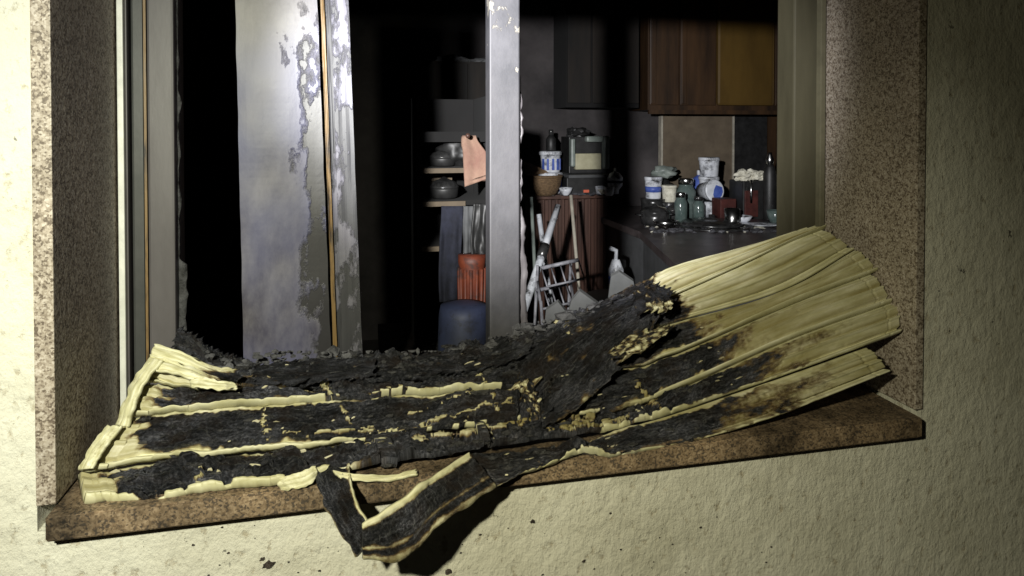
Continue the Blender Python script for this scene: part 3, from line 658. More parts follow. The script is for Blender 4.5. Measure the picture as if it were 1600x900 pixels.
chunks('ash_crumbs', it, 'ash', shutter)
# soot flakes on the wall
it = []
for px, py, s_ in [(420, 883, .006), (832, 815, .003), (1095, 824, .002), (410, 874, .003), (912, 877, .0025), (700, 893, .004)] + [(random.uniform(300, 1250), random.uniform(800, 899), random.uniform(.0006, .0016)) for _ in range(40)]:
    it.append((P(px, py, -.001), s_, (1.2, .35, .9), px))
bm = bmesh.new()
for c_, s_, sq, sd in it: lump(bm, c_, s_, sd, sq, 2, 0.6)
tag(stuff(finish('soot_flakes', bm, 'char_brown')), 'dark burnt flakes stuck to the stucco under the sill', 'soot flakes')

# ------------------------------------------------------------------ inside: kitchen on the right
CZ = 0.90
a = G(997, 361, CZ)
t = thing('kitchen_counter', 'soot blackened kitchen counter with a round sink below the wall cabinets', 'counter', (a.x + 0.6, a.y + 0.3, 0))
fr_l = G(1000, 362, CZ); nr = G(1085, 440, CZ)
top = [Vector((fr_l.x, RY1 - 0.002, CZ)), Vector((fr_l.x, fr_l.y, CZ)), Vector((nr.x, nr.y, CZ)), Vector((RX1 - 0.002, nr.y, CZ)), Vector((RX1 - 0.002, RY1 - 0.002, CZ))]
prism('worktop', [p - Vector((0, 0, 0.04)) for p in top], (0, 0, 0.04), 'worktop', t)
cen = Vector((3.0, 3.2, 0))
bot = [Vector((p.x + (0.03 if p.x < 3 else 0), p.y + (0.02 if p.y < 3.5 else 0), 0.001)) for p in top]
prism('cabinet_body', bot, (0, 0, CZ - 0.042), 'grey_slab', t)
sk = G(1112, 353, CZ)
lathe('sink_rim', [(.20, .001), (.245, .001), (.25, .006), (.235, .012), (.20, .012), (.195, .004)], 'steel_dark', (sk.x, sk.y, CZ), t)
lathe('pan_lid', [(.0, .013), (.19, .013), (.17, .03), (.08, .045), (.02, .05), (.02, .07), (.0, .072)], 'steel_dark', (sk.x, sk.y, CZ), t)

def on(px, D, z=CZ, dz=0):  # a point on height z seen in column px at view depth D
    r = ray(px, CYP); q = CAM + r * D; return Vector((q.x, q.y, z + dz))
def top_h(py, D): return I(800, py, D).z
WCY = RY1 - 0.36
zc = P(1100, 172, WCY).z
xw = [P(p_, 170, WCY).x for p_ in (1014, 1062, 1120, 1210, 1262)]
t = thing('wall_cabinet', 'brown wooden wall cabinet with one bright varnished door above the counter', 'cabinet', (xw[1], RY1, zc))
box('carcass', (xw[0], WCY + 0.022, zc), (xw[-1], RY1 - 0.002, 2.55), 'cab_wood', t)
for i, mm in enumerate(('cab_wood', 'cab_wood', 'cab_yellow', 'cab_wood')):
    d_ = box('door', (xw[i] + .006, WCY, zc + .035), (xw[i + 1] - .006, WCY + .02, 2.5), mm, t, bevel=0.006 if i != 2 else 0.02)
    if i == 2: d_['label'] = 'plain yellow varnished door'
    if i != 2:
        box('door_frame', (xw[i] + .012, WCY - .012, zc + .045), (xw[i] + .05, WCY - .001, 2.49), 'cab_wood', d_, bevel=0.003)
box('pelmet', (xw[0], WCY - .003, zc - .03), (xw[-1], WCY + .02, zc - .001), 'cab_wood', t)
xd = [P(p_, 100, WCY + .02).x for p_ in (886, 925, 962, 1000)]
zd = P(940, 168, WCY + .02).z
t = thing('wall_cabinet', 'soot black wall cabinet above the pale green oven', 'cabinet', (xd[1], RY1, zd))
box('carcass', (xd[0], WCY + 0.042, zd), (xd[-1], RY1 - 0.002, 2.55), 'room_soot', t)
for i in range(3): box('door', (xd[i] + .006, WCY + .02, zd + .03), (xd[i + 1] - .006, WCY + .041, 2.5), 'burnt_wood', t, bevel=.008)
# leaning board
a, b_ = P(1036, 180, RY1 - .06), P(1145, 185, RY1 - .06)
t = thing('splash_board', 'brown splashback board with a pale edge behind the white tubs', 'board', ((a.x + b_.x) / 2, RY1 - .03, CZ))
box('panel', (a.x, RY1 - .05, CZ + .001), (b_.x, RY1 - .012, a.z), 'board', t)
box('edge_strip', (b_.x + .001, RY1 - .062, CZ + .001), (b_.x + .014, RY1 - .012, a.z), 'pale_edge', t)
box('edge_strip', (a.x - .015, RY1 - .062, CZ + .001), (a.x - .001, RY1 - .012, a.z), 'pale_edge', t)
a, b_ = P(1200, 185, RY1 - .03), P(1258, 185, RY1 - .03)
a2, b2 = P(1148, 185, RY1 - .03), P(1199, 185, RY1 - .03)
tag(box('niche_dark_sheet', (a2.x, RY1 - .028, CZ + .001), (b2.x, RY1 - .006, zc - .04), 'black', loc=(a2.x, RY1 - .02, CZ)), 'added black sheet painting the dark niche between the splashback board and the brown wooden panel', 'panel')  # flat black sheet added for the darkness of an opening
tag(box('wall_panel', (a.x, RY1 - .03, CZ + .001), (b_.x, RY1 - .006, zc - .04), 'cab_wood', loc=(a.x, RY1 - .02, CZ)), 'brown wooden panel beside the dark niche under the cabinets', 'panel')

def tub(px, base_z, D, w_px, h_px, label, mat='white_plastic', group=None, band='blue_print', lidmat=None, parent_on=None):
    r = w_px * D / F_PX / 2; h = h_px * D / F_PX; p = on(px, D, base_z)
    t = thing('plastic_tub', label, 'tub', p, group)
    lathe('tub_body', [(r * .8, 0.0005), (r * .84, .004), (r * .93, h * .80), (r * .93, h * .82)], mat, p, t)
    lathe('lid', [(r * .94, h * .825), (r, h * .83), (r, h * .97), (r * .93, h), (r * .8, h * .995)], lidmat or mat, p, t)
    if band: lathe('label_print', [(r * .875, h * .30), (r * .906, h * .56)], band, p, t)
    return p, r, h
D0 = 4.55
hz = lambda n_px, D: n_px * D / F_PX
# stacked tubs
zb = CZ
p, r, h = tub(1108, zb, D0, 33, 30, 'white plastic tub at the bottom of the stack before the board', band=None); zb += h + .0005
p, r, h = tub(1108, zb, D0, 32, 30, 'white plastic tub in the middle of the stack before the board', band=None); zb += h + .0005
p, r, h = tub(1108, zb, D0, 33, 30, 'white plastic tub topmost of the stack before the board', band=None)
# tipped tub with blue print on its lid
D1 = 4.35; p = on(1116, D1, CZ); r = hz(34, D1) / 2
mt = Matrix.Rotation(math.radians(82), 3, 'X') ; mt = Matrix.Rotation(math.radians(8), 3, 'Z') @ mt
pc = p + Vector((0, 0.0, 0.115 + r))
t = thing('tipped_tub', 'white plastic tub tipped on its side showing a blue printed lid', 'tub', p)
lathe('tub_body', [(r * .8, -.12), (r * .95, -.01), (r * .95, -.005)], 'white_plastic', pc, t, mtx=mt)
lathe('lid', [(r, -.004), (r, .012), (r * .9, .014), (r * .3, .013)], 'white_plastic', pc, t, mtx=mt)
bm = bmesh.new(); pts = [pc + mt @ Vector((r * .82 * math.cos(a_), r * .82 * math.sin(a_) , .0165)) for a_ in [math.radians(q) for q in (-100, -70, -40, -10, 20)]] + [pc + mt @ Vector((r * .1, r * .5, .0165)), pc + mt @ Vector((-r * .15, r * .1, .0165)), pc + mt @ Vector((-r * .3, -r * .4, .0165))]
bm.faces.new([bm.verts.new(q) for q in pts]); finish('lid_print', bm, 'blue_print', t)
tag(lathe('round_tin', [(r * .9, 0.0005), (r * .95, .005), (r * .95, .10), (r * .9, .112)], 'white_plastic', p), 'pale round tin under the tipped blue printed tub', 'tin')
p = on(1094, 4.62)
t = thing('cleaner_bottle', 'blue plastic bottle standing behind the stacked white tubs', 'bottle', p)
lathe('bottle_body', [(.055, .0005), (.06, .01), (.06, .20), (.045, .25), (.02, .27)], 'blue_print', p, t); lathe('cap', [(.022, .271), (.022, .30), (.018, .305)], 'white_plastic', p, t)
# jars
def jar(px, D, w_px, h_px, label, mat, capmat, name='glass_jar', cat='jar', base=CZ):
    r = hz(w_px, D) / 2; h = hz(h_px, D); p = on(px, D, base)
    t = thing(name, label, cat, p)
    lathe('jar_body', [(r * .85, .0005), (r, r * .12), (r, h * .68), (r * .72, h * .80), (r * .70, h * .84)], mat, p, t)
    lathe('lid', [(r * .78, h * .845), (r * .78, h * .97), (r * .72, h)], capmat, p, t); return p, r, h
jar(1072, 4.4, 30, 62, 'green glass jar with a steel lid between the small tubs and blue print', 'glass_green', 'steel')
jar(1064, 4.15, 20, 48, 'slim green glass jar in front of the larger green jar', 'glass_green', 'steel')
jar(1092, 4.2, 18, 40, 'short green glass jar beside the tipped tub', 'glass_green', 'steel_dark')
p, r, h = tub(1021, CZ + .13, 4.4, 28, 34, 'white tub with a blue band on the blackened pan', band='blue_print')
p2 = on(1021, 4.4); tag(lathe('blackened_pan', [(.05, .0005), (.075, .01), (.08, .10), (.085, .13), (.06, .129)], 'steel_dark', p2), 'blackened pan under the blue banded white tub', 'pan')
tub(1046, CZ + .11, 4.38, 24, 26, 'small cream tub without print next to the blue banded tub', band=None, mat='paper')
p2 = on(1046, 4.38); tag(lathe('blackened_tin', [(.05, .0005), (.058, .006), (.058, .105), (.055, .11)], 'steel_dark', p2), 'blackened tin under the small cream tub', 'tin')
def pot(px, D, w_px, h_px, label, base=CZ, mat='steel_dark'):
    r = hz(w_px, D) / 2; h = hz(h_px, D); p = on(px, D, base)
    t = thing('cooking_pot', label, 'pot', p)
    lathe('pot_body', [(r * .75, .0005), (r * .93, h * .08), (r, h * .35), (r, h * .62)], mat, p, t)
    lathe('lid', [(r * 1.02, h * .625), (r * 1.02, h * .66), (r * .7, h * .82), (r * .2, h * .9), (r * .12, h * .98), (r * .02, h)], mat, p, t)
    for s in (-1, 1): tube('handle', [p + Vector((s * r * .98, -.02, h * .5)), p + Vector((s * r * 1.25, -.02, h * .52)), p + Vector((s * r * 1.25, .03, h * .52)), p + Vector((s * r * .98, .03, h * .5))], .006, 'black', t)
    return p
pot(1024, 4.05, 46, 34, 'black lidded cooking pot at the left front corner of the counter')
pot(1052, 4.2, 30, 30, 'small dull steel pot behind the black lidded pot')
p = on(1035, 4.6, CZ)
t = thing('kettle', 'black kettle under a crumpled grey cloth', 'kettle', p)
lathe('kettle_body', [(.07, .0005), (.085, .01), (.09, .12), (.075, .20), (.045, .235), (.02, .245)], 'black', p, t)
tube('spout', [p + Vector((-.07, -.03, .10)), p + Vector((-.12, -.05, .17)), p + Vector((-.14, -.06, .22))], [.02, .014, .011], 'black', t)
bm = bmesh.new(); lump(bm, p + Vector((.01, 0, .292)), .075, 5, (1.15, .8, .62), 3, .4); tag(finish('crumpled_cloth', bm, 'pale_green', loc=p + Vector((0, 0, .25)), smooth=True), 'crumpled grey cloth lying on top of the black kettle', 'cloth')
# coffee machine with paper on top
p = on(1172, 4.3); 
t = thing('coffee_machine', 'black coffee machine topped with crumpled white paper', 'coffee machine', p)
wx = hz(44, 4.3) / 2
box('body', (p.x - wx, p.y - .07, CZ + .001), (p.x + wx, p.y + .1, CZ + .26), 'black', t, bevel=.01)
box('front_panel', (p.x - wx * .92, p.y - .082, CZ + .03), (p.x + wx * .1, p.y - .071, CZ + .20), 'dark_red', t, bevel=.003)
tube('trim', [(p.x - wx * .5, p.y - .088, CZ + .12), (p.x - wx * .5, p.y - .088, CZ + .27)], .008, 'steel', t)
for k, (dx, s_, sd) in enumerate(((-.055, .05, 3), (.0, .045, 8), (.05, .042, 12))):
    bm = bmesh.new(); lump(bm, p + Vector((dx, -.02, .26 + s_ * 0.67)), s_, sd, (1.1, .9, .75), 3, .5)
    tag(finish('crumpled_paper', bm, 'paper', loc=p + Vector((dx, -.02, .26))), 'crumpled white paper wad on the black coffee machine', 'paper', 'paper wads on the coffee machine')
p = on(1203, 4.2, CZ)
t = thing('dark_bottle', 'tall black bottle with a silver cap beside the coffee machine', 'bottle', p)
lathe('bottle_body', [(.035, .0005), (.04, .01), (.04, .30), (.03, .35), (.02, .37)], 'black', p, t); lathe('cap', [(.023, .371), (.025, .40), (.014, .43), (.012, .445)], 'steel', p, t)
p = on(1224, 4.35, CZ)
t = thing('flower_pot', 'dark pot of pale dried blossoms at the right end of the counter', 'plant pot', p)
lathe('pot', [(.05, .0005), (.065, .01), (.085, .19), (.08, .20)], 'glass_green', p, t)
bm = bmesh.new()
for k in range(9): lump(bm, p + Vector((random.uniform(-.07, .07), random.uniform(-.06, .04), .23 + random.uniform(-.02, .10))), random.uniform(.02, .035), k * 2.2, (1, 1, .9), 2, .5)
finish('blossoms', bm, 'paper', t)
p = on(1145, 4.0)
tag(lathe('steel_cup', [(.038, .0005), (.042, .006), (.048, .11), (.045, .11), (.04, .01)], 'steel', p), 'shiny steel cup in front of the dark red box', 'cup')
p = on(1136, 4.2)
tag(box('storage_box', (p.x - .06, p.y - .03, CZ + .001), (p.x + .05, p.y + .08, CZ + .15), 'dark_red', loc=p, bevel=.004), 'dark red box on the counter behind the steel cup', 'box')
p = on(1190, 4.02)
tag(lathe('plate', [(.05, .0005), (.06, .004), (.13, .02), (.135, .024), (.06, .01), (.02, .009)], 'white_plastic', p), 'pale plate lying on the counter before the coffee machine', 'plate')

# ------------------------------------------------------------------ inside: sideboard in the middle
SZ = 1.06
DS = 4.3
a, b_ = on(818, DS), on(962, DS)
ys = a.y
t = thing('sideboard', 'dark brown sideboard with a front of vertical battens', 'sideboard', ((a.x + b_.x) / 2, ys + .2, 0))
box('body', (a.x, ys + .02, .001), (b_.x, ys + .5, SZ - .03), 'brown_wood', t)
box('top_board', (a.x - .02, ys - .02, SZ - .029), (b_.x + .02, ys + .52, SZ), 'brown_wood', t, bevel=.004)
nb_ = 13
for k in range(nb_):
    x = a.x + .02 + (b_.x - a.x - .04) * k / (nb_ - 1)
    box('batten', (x - .011, ys - .004, .04), (x + .011, ys + .019, SZ - .035), 'brown_wood', t)
def son(px, dD=0.15): return on(px, DS + dD, SZ)
# canisters with blue pattern
zb = SZ
for k, (w_, h_, lab) in enumerate(((40, 34, 'blue patterned white canister at the bottom of its stack'), (36, 34, 'blue patterned white canister on top of its stack under a dark bottle'))):
    p = on(860, DS + .15, zb); r = hz(w_, DS) / 2; h = hz(h_, DS)
    t = thing('canister', lab, 'canister', p)
    lathe('canister_body', [(r * .8, .0005), (r * .86, .006), (r * .84, h * .45), (r * .9, h * .8)], 'white_plastic', p, t)
    for q in range(5):
        an = math.radians(-150 + q * 30); c_ = p + Vector((math.cos(an) * r * .87, math.sin(an) * r * .87, h * .4))
        tv = Vector((-math.sin(an), math.cos(an), 0)); bm = bmesh.new(); bm_prism(bm, [c_ - tv * r * .11 - Vector((0, 0, h * .28)), c_ + tv * r * .11 - Vector((0, 0, h * .28)), c_ + tv * r * .09 + Vector((0, 0, h * .25)), c_ - tv * r * .09 + Vector((0, 0, h * .25))], Vector((math.cos(an), math.sin(an), 0)) * .006)
        finish('blue_stripe', bm, 'blue_print', t)
    lathe('lid', [(r * .95, h * .805), (r * 1.02, h * .83), (r * 1.02, h * .96), (r * .9, h)], 'white_plastic', p, t); zb += h + .0005
p = on(861, DS + .15, zb)
t = thing('dark_bottle', 'black bottle standing on the blue patterned canister', 'bottle', p)
lathe('bottle_body', [(.03, .0005), (.035, .01), (.035, .08), (.014, .11)], 'black', p, t); lathe('cap', [(.016, .111), (.016, .14), (.012, .145)], 'steel_dark', p, t)
# pale green cooker
zb = SZ + .13
p = on(912, DS + .22, SZ)
t = thing('storage_crate', 'black crate of papers holding up the pale green oven', 'crate', p)
wx = hz(78, DS) / 2
box('crate_body', (p.x - wx, p.y - .14, SZ + .001), (p.x + wx, p.y + .16, SZ + .11), 'black', t, bevel=.005)
box('paper_stack', (p.x - wx * .95, p.y - .155, SZ + .111), (p.x + wx * .98, p.y + .14, SZ + .129), 'grey_slab', t)
box('button', (p.x - .05, p.y - .149, SZ + .012), (p.x - .012, p.y - .141, SZ + .03), 'red_plastic', t)
p = on(914, DS + .25, zb); wx = hz(64, DS) / 2; hh = hz(60, DS)
t = thing('table_oven', 'pale green table oven with a cream door on the sideboard', 'oven', p)
box('back_shell', (p.x - wx, p.y - .06, zb + .001), (p.x + wx, p.y + .13, zb + hh), 'black', t, bevel=.006)
box('casing_side', (p.x + wx * .70, p.y - .12, zb + .03), (p.x + wx * 1.05, p.y - .061, zb + hh * 1.03), 'pale_green', t, bevel=.02)
box('casing_side', (p.x - wx * 1.02, p.y - .12, zb + .05), (p.x - wx * .80, p.y - .061, zb + hh * .95), 'pale_green', t, bevel=.01)
box('casing_top', (p.x - wx * .2, p.y - .118, zb + hh * .86), (p.x + wx * .69, p.y - .061, zb + hh * 1.02), 'pale_green', t, bevel=.012)
box('door', (p.x - wx * .75, p.y - .10, zb + hh * .12), (p.x + wx * .62, p.y - .061, zb + hh * .55), 'cream_screen', t, bevel=.004)
bm = bmesh.new(); lump(bm, (p.x - .05, p.y - .02, zb + hh + .028), .05, 4, (1.5, .9, .6), 3, .5); lump(bm, (p.x - .10, p.y - .02, zb + hh + .03), .04, 9, (1, .8, .8), 3, .5)
tag(finish('burnt_bundle', bm, 'black', loc=(p.x, p.y, zb + hh)), 'burnt black bundle lying on top of the pale green oven', 'bundle')
p = on(961, DS + .1, SZ)
t = thing('sugar_bowl', 'white lidded bowl with a dark band at the end of the sideboard', 'bowl', p); r = .052
lathe('bowl_body', [(r * .5, .0005), (r * .55, .03), (r * .95, .055), (r, .075)], 'white_plastic', p, t); lathe('band', [(r * 1.0, .0755), (r * 1.01, .09)], 'navy', p, t); lathe('lid', [(r, .0905), (r * 1.02, .11), (r * .6, .14), (r * .15, .15), (r * .15, .17), (r * .05, .175)], 'white_plastic', p, t)
for px, dd, lab in ((938, -.05, 'small white cup on the sideboard beside the oven crate'), (952, -.12, 'small white cup at the front edge of the sideboard')):
    p = on(px, DS + .1 + dd, SZ); tag(lathe('cup', [(.02, .0005), (.026, .006), (.034, .055), (.031, .055), (.022, .01)], 'white_plastic', p), lab, 'cup')
# basket
p = on(850, DS + .02, SZ)
t = thing('wicker_basket', 'round brown wicker basket with a lifted lid on the sideboard', 'basket', p); r = hz(56, DS) / 2
lathe('basket_body', [(r * .62, .0005), (r * .75, .02), (r * .95, .07), (r, .115), (r * .96, .12), (r * .88, .09)], 'wicker', p, t)
lathe('rim', [(r * 1.0, .116), (r * 1.05, .12), (r * 1.05, .132), (r * .97, .135), (r * .95, .121)], 'wicker', p, t)
prism('lid', [p + Vector((-r, .05, .135)), p + Vector((r * .6, .06, .136)), p + Vector((-r * .5, .08, .20)), p + Vector((-r * 1.0, .08, .22))], (0, .012, 0), 'wicker', t)

# drying rack and poles in front of the sideboard
D = 3.0
t = thing('drying_rack', 'white wire drying rack with two tilted tiers in front of the sideboard', 'drying rack', I(868, 590, D) * 1.0)
def rail(a, b_, r, mat='rack_grey', nm='rail'): return tube(nm, [a, b_], r, mat, t, seg=8)
for (x0_, y0_, x1_, y1_) in ((846, 419, 904, 406), (838, 454, 884, 444)):
    rail(I(x0_, y0_, D), I(x1_, y1_, D), .009)
    for k in range(5):
        f = k / 4; s0 = (x0_ + (x1_ - x0_) * f, y0_ + (y1_ - y0_) * f)
        rail(I(*s0, D + .002) , I(s0[0] + 9, s0[1] + 29, D - .12), .0035, nm='wire')
    rail(I(x0_ + 9, y0_ + 29, D - .12), I(x1_ + 9, y1_ + 29, D - .12), .005)
for x_ in (840, 892):
    q = I(x_, 415 if x_ < 850 else 410, D + .012); rail(q, Vector((q.x - .03, q.y + .05, 0.0)), .007, nm='leg')
    q = I(x_ + 5, 470, D - .125); rail(q, Vector((q.x + .02, q.y - .12, 0.0)), .007, nm='leg')
    rail(I(x_, 440, D + .012), I(x_ + 5, 476, D - .12), .006, nm='brace')
p = I(872, 322, 3.35); q = I(848, 395, 3.15); e = q + (q - p) * ((q.z) / (p.z - q.z))
t = thing('white_pole', 'peeling white plastic pole leaning before the sideboard', 'pole', (e.x, e.y, 0))
tube('pole', [p, q, e], [.017, .019, .017], 'white_plastic', t); tube('joint', [q + (p - q) * .15, q - (p - q) * .1], .025, 'steel_dark', t)
def post_thing(px0, py0, px1, py1, D, r, label, mat):
    p = I(px0, py0, D); q = I(px1, py1, D - .05); e = q + (q - p) * (q.z / (p.z - q.z)); tag(tube('pole', [p, e], r, mat, loc=(e.x, e.y, 0)), label, 'pole')
post_thing(842, 335, 850, 395, 3.6, .014, 'straight pale pole nearest the window post before the battens', 'white_plastic')
post_thing(830, 308, 834, 390, 3.7, .010, 'thin dull pole beside the basket', 'pale_green')
post_thing(892, 305, 899, 385, 3.7, .010, 'thin pale pole before the middle battens', 'pale_edge')
p = on(963, 3.25, .0)
t = thing('spray_bottle', 'white spray bottle with a blue print standing on a dark stool', 'bottle', (p.x, p.y, 0.67))
pp = Vector((p.x, p.y, 0.67)); lathe('bottle_body', [(.03, .0005), (.036, .008), (.038, .13), (.018, .18)], 'white_plastic', pp, t); lathe('print', [(.0385, .06), (.0388, .1)], 'blue_print', pp, t); tube('nozzle', [pp + Vector((0, 0, .18)), pp + Vector((0, 0, .225)), pp + Vector((-.035, -.01, .24))], .011, 'white_plastic', t)
t = thing('stool', 'dark stool carrying the spray bottle', 'stool', (p.x, p.y, 0))
lathe('seat', [(.15, .64), (.16, .645), (.16, .665), (.15, .6695)], 'black', (p.x, p.y, 0), t)
for s in range(4):
    an = math.pi / 4 + s * math.pi / 2; tube('leg', [(p.x + .1 * math.cos(an), p.y + .1 * math.sin(an), .64), (p.x + .15 * math.cos(an), p.y + .15 * math.sin(an), 0)], .014, 'black', t)

# fallen grey boards standing against the inside of the window rail
def fallen(pts, y, label):
    bm = bmesh.new(); q = [P(a, b_, y) for a, b_ in pts]; lowz = min(v.z for v in q)
    bm_prism(bm, q, (0.004, .012, .003)); return tag(finish('fallen_board', bm, 'grey_slab', loc=q[0]), label, 'board')
yb = WD + .078
fallen([(868, 560), (930, 560), (938, 478), (906, 455), (893, 470)], yb, 'broken grey board with a pointed corner propped behind the charred curtain')
fallen([(846, 560), (900, 560), (888, 492), (872, 472), (853, 485)], yb + .03, 'smaller broken grey board beside the pointed one, behind the curtain')
fallen([(940, 560), (1010, 560), (990, 440), (968, 425), (955, 432), (950, 470)], yb + .06, 'rounded grey board propped beneath the spray bottle')

# ------------------------------------------------------------------ inside: table and shelf at the left
TZ = 0.74
a, b_ = on(640, 2.2), on(790, 2.9)
t = thing('kitchen_table', 'sooty brown table behind the middle of the window', 'table', ((a.x + b_.x) / 2, 1.6, 0))
tx0, tx1, ty0, ty1 = a.x - .1, b_.x + .0, .80, 1.6
box('table_top', (tx0, ty0, TZ - .03), (tx1, ty1, TZ), 'worktop', t, bevel=.004)
for x in (tx0 + .05, tx1 - .05):
    for y in (ty0 + .05, ty1 - .05): box('leg', (x - .02, y - .02, 0.001), (x + .02, y + .02, TZ - .031), 'brown_wood', t)
p = on(724, 1.98, TZ); r = hz(84, 1.98) / 2; bh = I(724, 474, 1.98).z - TZ
t = thing('blue_basin', 'dusty blue plastic basin lying upside down on the table', 'basin', p)
lathe('basin_body', [(r * 1.02, .0005), (r * 1.0, .02), (r * .93, bh * .85), (r * .86, bh * .97), (r * .4, bh)], 'blue', p, t)
lathe('rim', [(r * 1.025, .001), (r * 1.08, .004), (r * 1.08, .014), (r * 1.02, .018)], 'blue', p, t)
p = on(737, 2.12, TZ)
t = thing('orange_crate', 'orange ribbed plastic bucket standing behind the blue basin', 'bucket', p); r = hz(44, 2.1) / 2; h1 = I(738, 400, 2.1).z - TZ
lathe('bucket_body', [(r * .8, .0005), (r * .82, .01), (r * .95, h1 * .9), (r, h1 * .93), (r, h1)], 'orange', p, t)
for q in range(14):
    an = 2 * math.pi * q / 14; tube('rib', [p + Vector((math.cos(an) * r * .83, math.sin(an) * r * .83, .02)), p + Vector((math.cos(an) * r * .95, math.sin(an) * r * .95, h1 * .88))], .006, 'orange', t, seg=6)
# shelf unit with cloth, pot
D = 2.2
sh = on(705, D); 
sx0, sx1 = I(655, 300, D).x, I(768, 300, D).x; sy = I(705, 300, D).y
t = thing('shelf_unit', 'dark standing shelf with pale shelf edges beside the hanging cloth', 'shelf', ((sx0 + sx1) / 2, sy + .15, 0))
zs = [I(705, y_, D).z for y_ in (266, 318, 388)]
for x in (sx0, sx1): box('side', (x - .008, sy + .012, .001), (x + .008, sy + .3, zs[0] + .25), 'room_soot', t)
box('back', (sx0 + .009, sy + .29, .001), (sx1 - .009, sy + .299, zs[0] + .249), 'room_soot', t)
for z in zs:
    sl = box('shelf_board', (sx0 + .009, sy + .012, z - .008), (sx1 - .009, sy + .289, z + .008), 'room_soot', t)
    box('edge_strip', (sx0 + .009, sy + .0, z - .009), (I(728, 300, D).x if z != zs[2] else sx1 - .009, sy + .0115, z + .007), 'board', sl)
def pot2(px, zb_, r, h, label):
    p = Vector((I(px, 300, D + .08).x, sy + .09, zb_ + .0085)); t = thing('cooking_pot', label, 'pot', p)
    lathe('pot_body', [(r * .8, .0005), (r * .95, h * .1), (r, h * .4), (r, h * .5)], 'black', p, t); lathe('lid', [(r * 1.03, h * .505), (r * 1.03, h * .55), (r * .8, h * .78), (r * .3, h * .9), (r * .1, h)], 'steel_dark', p, t)
pot2(694, zs[1], .05, .075, 'round black pot with a shiny lid on the lower pale shelf')
pot2(692, zs[0], .045, .06, 'small black pot on the upper pale shelf')
p = Vector((I(700, 285, D).x, sy + .17, zs[1] + .009)); tag(box('carton', (p.x - .05, p.y, p.z), (p.x + .035, p.y + .06, p.z + .10), 'board', loc=p), 'brown carton behind the round black pot', 'carton')
# black jacket and peach cloth over the shelf corner
bm = bmesh.new(); lump(bm, (I(722, 250, D).x, sy + .10, zs[0] + .055), .055, 14, (1.1, .9, .85), 3, .4); tag(finish('black_bag', bm, 'black', loc=(I(722, 250, D).x, sy + .1, zs[0] + .01), smooth=True), 'black bag on the shelf behind the peach cloth', 'bag')
N1, N2 = 26, 14; rows = []
for i in range(N1):
    f = i / (N1 - 1); py = 212 + f * (292 - 212)
    xl = 716 + 6 * sst(0, .3, f) + 4 * f; xr = 744 + 18 * sst(0, .45, f) + 3 * f
    if f < .2: xl += 6 * (1 - f / .2)
    rows.append([I(xl + (xr - xl) * k / N2, py + (0 if f < .9 else (-14 * k / N2)), D - .07 - .007 * math.sin(k * .55 + f * 1.5) - .03 * f + .05 * (1 - f) ** 2) for k in range(N2 + 1)])
tag(sheet('hanging_cloth', rows, .004, 'peach', loc=rows[0][7]), 'peach coloured cloth hanging over the shelf', 'cloth')
t = thing('hook_board', 'dark peg rail carrying the peach cloth above the shelf', 'peg rail', I(745, 215, D + .05))
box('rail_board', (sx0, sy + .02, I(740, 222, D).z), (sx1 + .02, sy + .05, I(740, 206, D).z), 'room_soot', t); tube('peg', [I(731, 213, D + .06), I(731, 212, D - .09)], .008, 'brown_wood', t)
# navy garments hanging from the lower shelf edge
def cloth(px0, px1, py0, py1, D_, mat, label, seed, nm='hanging_garment', cat='garment'):
    rows = []
    for i in range(22):
        f = i / 21; rows.append([I(px0 + (px1 - px0) * k / 14 + 2 * math.sin(f * 4 + seed), py0 + (py1 - py0) * f + 4 * f * noise.noise(Vector((k * .4, seed, 0))), D_ - .010 * math.sin(k * .6 + seed + f) * (0.3 + f) - .01 * noise.noise(Vector((k * .3, f * 4, seed)))) for k in range(15)])
    return tag(sheet(nm, rows, .005, mat, loc=rows[0][7]), label, cat)
cloth(688, 722, 322, 472, D - .045, 'navy', 'navy blue garment hanging from the shelf edge', 2)
cloth(722, 745, 322, 405, D - .04, 'grey_slab', 'dull grey garment hanging beside the navy one', 5)
cloth(738, 765, 318, 400, D - .06, 'black', 'black garment hanging beside the window post', 8)
# dark tall cupboard behind
D = 3.4; a, b_ = I(676, 100, D), I(790, 100, D)
t = thing('tall_cupboard', 'tall black cupboard with pale bundles on top behind the shelf', 'cupboard', ((a.x + b_.x) / 2, a.y + .2, 0))
ztop = I(700, 95, D).z
box('carcass', (a.x, a.y, .001), (b_.x, a.y + .4, ztop), 'burnt_wood', t)
for k in range(2):
    xa_, xb_ = a.x + (b_.x - a.x) * k / 2, a.x + (b_.x - a.x) * (k + 1) / 2
    d_ = box('door', (xa_ + .004, a.y - .018, .05), (xb_ - .004, a.y - .001, ztop - .01), 'burnt_wood', t, bevel=.003); tube('handle', [(xb_ - .03, a.y - .03, 1.0), (xb_ - .03, a.y - .03, 1.12)], .006, 'steel_dark', d_)
for px, s_, lab in ((702, .045, 'pale bundle on top of the tall black cupboard'), (718, .035, 'pale bundle on top of the tall black cupboard'), (745, .03, 'pale bundle on top of the tall black cupboard'), (758, .03, 'pale bundle on top of the tall black cupboard')):
    bm = bmesh.new(); q = I(px, 95, D + .1); lump(bm, (q.x, a.y + .08, ztop + s_ * .4), s_, px, (1.6, 1, .5), 2, .4); tag(finish('bundle', bm, 'grey_slab', loc=(q.x, a.y + .08, ztop)), lab, 'bundle', 'bundles on the tall cupboard')

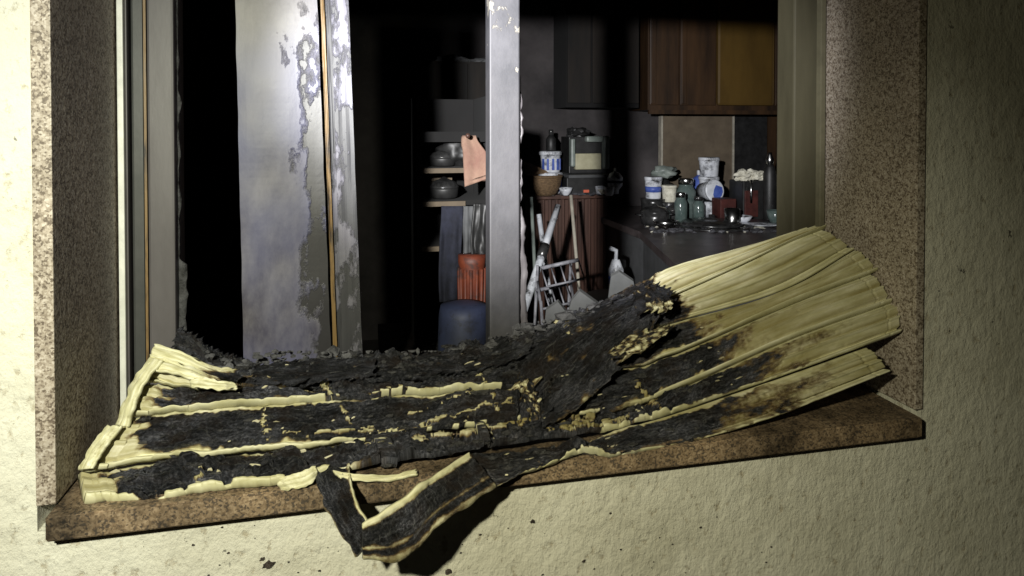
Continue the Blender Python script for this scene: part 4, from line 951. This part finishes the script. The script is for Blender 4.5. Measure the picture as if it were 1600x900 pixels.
# ------------------------------------------------------------------ more clutter on the counter and sideboard
def bowl(px, D, base, r, h, mat, label, name='bowl', tilt=0):
    p = on(px, D, base); mt = Matrix.Rotation(tilt, 3, 'X')
    return tag(lathe(name, [(r * .4, .0005), (r * .45, .004), (r * .8, h * .5), (r, h), (r * .94, h), (r * .6, h * .35)], mat, p, mtx=mt if tilt else None), label, name)
bowl(1040, 3.92, CZ, .075, .05, 'steel', 'steel bowl in front of the black lidded pot')
bowl(1082, 4.45, CZ, .06, .07, 'white_plastic', 'white bowl between the green jars and the stacked tubs')
bowl(1158, 4.12, CZ, .07, .05, 'white_plastic', 'white bowl beside the dark red box')
bowl(1212, 4.08, CZ, .055, .09, 'glass_green', 'green glass tumbler before the tall black bottle', 'tumbler')
bowl(1228, 4.14, CZ, .05, .10, 'steel', 'steel beaker before the pot of dried blossoms', 'beaker')
bowl(836, 4.36, SZ, .05, .09, 'white_plastic', 'white mug half hidden by the basket', 'mug')
bowl(884, 4.30, SZ, .045, .05, 'white_plastic', 'low white dish between the basket and the black crate', 'dish')
bowl(946, 4.32, SZ, .05, .04, 'paper', 'cream dish beside the white lidded bowl', 'dish')
p = on(1057, 4.02, CZ)
t = thing('ladle', 'steel ladle lying on the counter by the sink', 'ladle', p)
tube('handle', [p + Vector((.02, -.02, .012)), p + Vector((.16, -.10, .022)), p + Vector((.24, -.14, .012))], .006, 'steel', t); lathe('scoop', [(.012, .0005), (.03, .008), (.04, .026), (.036, .026), (.02, .01)], 'steel', p, t)
for px, D, rz, lab in ((1095, 4.0, .3, 'crumpled pale leaflet beside the round sink'), (1175, 3.95, -.4, 'pale leaflet near the plate on the counter')):
    p = on(px, D, CZ); rows = [[p + Vector((math.cos(rz) * a_ - math.sin(rz) * b_, math.sin(rz) * a_ + math.cos(rz) * b_, .004 + .012 * abs(noise.noise(Vector((a_ * 30, b_ * 30, px)))))) for b_ in (-.05, -.025, 0, .025, .05)] for a_ in (-.07, -.035, 0, .035, .07)]
    tag(sheet('leaflet', rows, .0015, 'paper', loc=p, smooth=False), lab, 'leaflet')
def debris(name, zone, z, nn, smax, mat, label):
    bm = bmesh.new()
    for _ in range(nn):
        p = on(random.uniform(zone[0], zone[1]), random.uniform(zone[2], zone[3]), z); s_ = random.uniform(.004, smax)
        lump(bm, p + Vector((0, 0, s_ * .35)), s_, random.random() * 90, (random.uniform(.8, 2), random.uniform(.8, 1.6), .6), 1, .6)
    return tag(stuff(finish(name, bm, mat)), label, 'debris')
debris('burnt_debris', (1010, 1240, 3.75, 4.6), CZ, 170, .022, 'ash', 'burnt crumbs strewn over the kitchen counter')
debris('burnt_debris', (822, 958, 4.28, 4.6), SZ, 90, .02, 'ash', 'burnt crumbs strewn over the sideboard top')
debris('pale_crumbs', (1010, 1240, 3.75, 4.6), CZ, 40, .010, 'paper', 'pale plaster crumbs fallen on the kitchen counter')
debris('burnt_debris', (660, 765, 1.9, 2.5), TZ, 70, .02, 'ash', 'burnt crumbs strewn over the table')
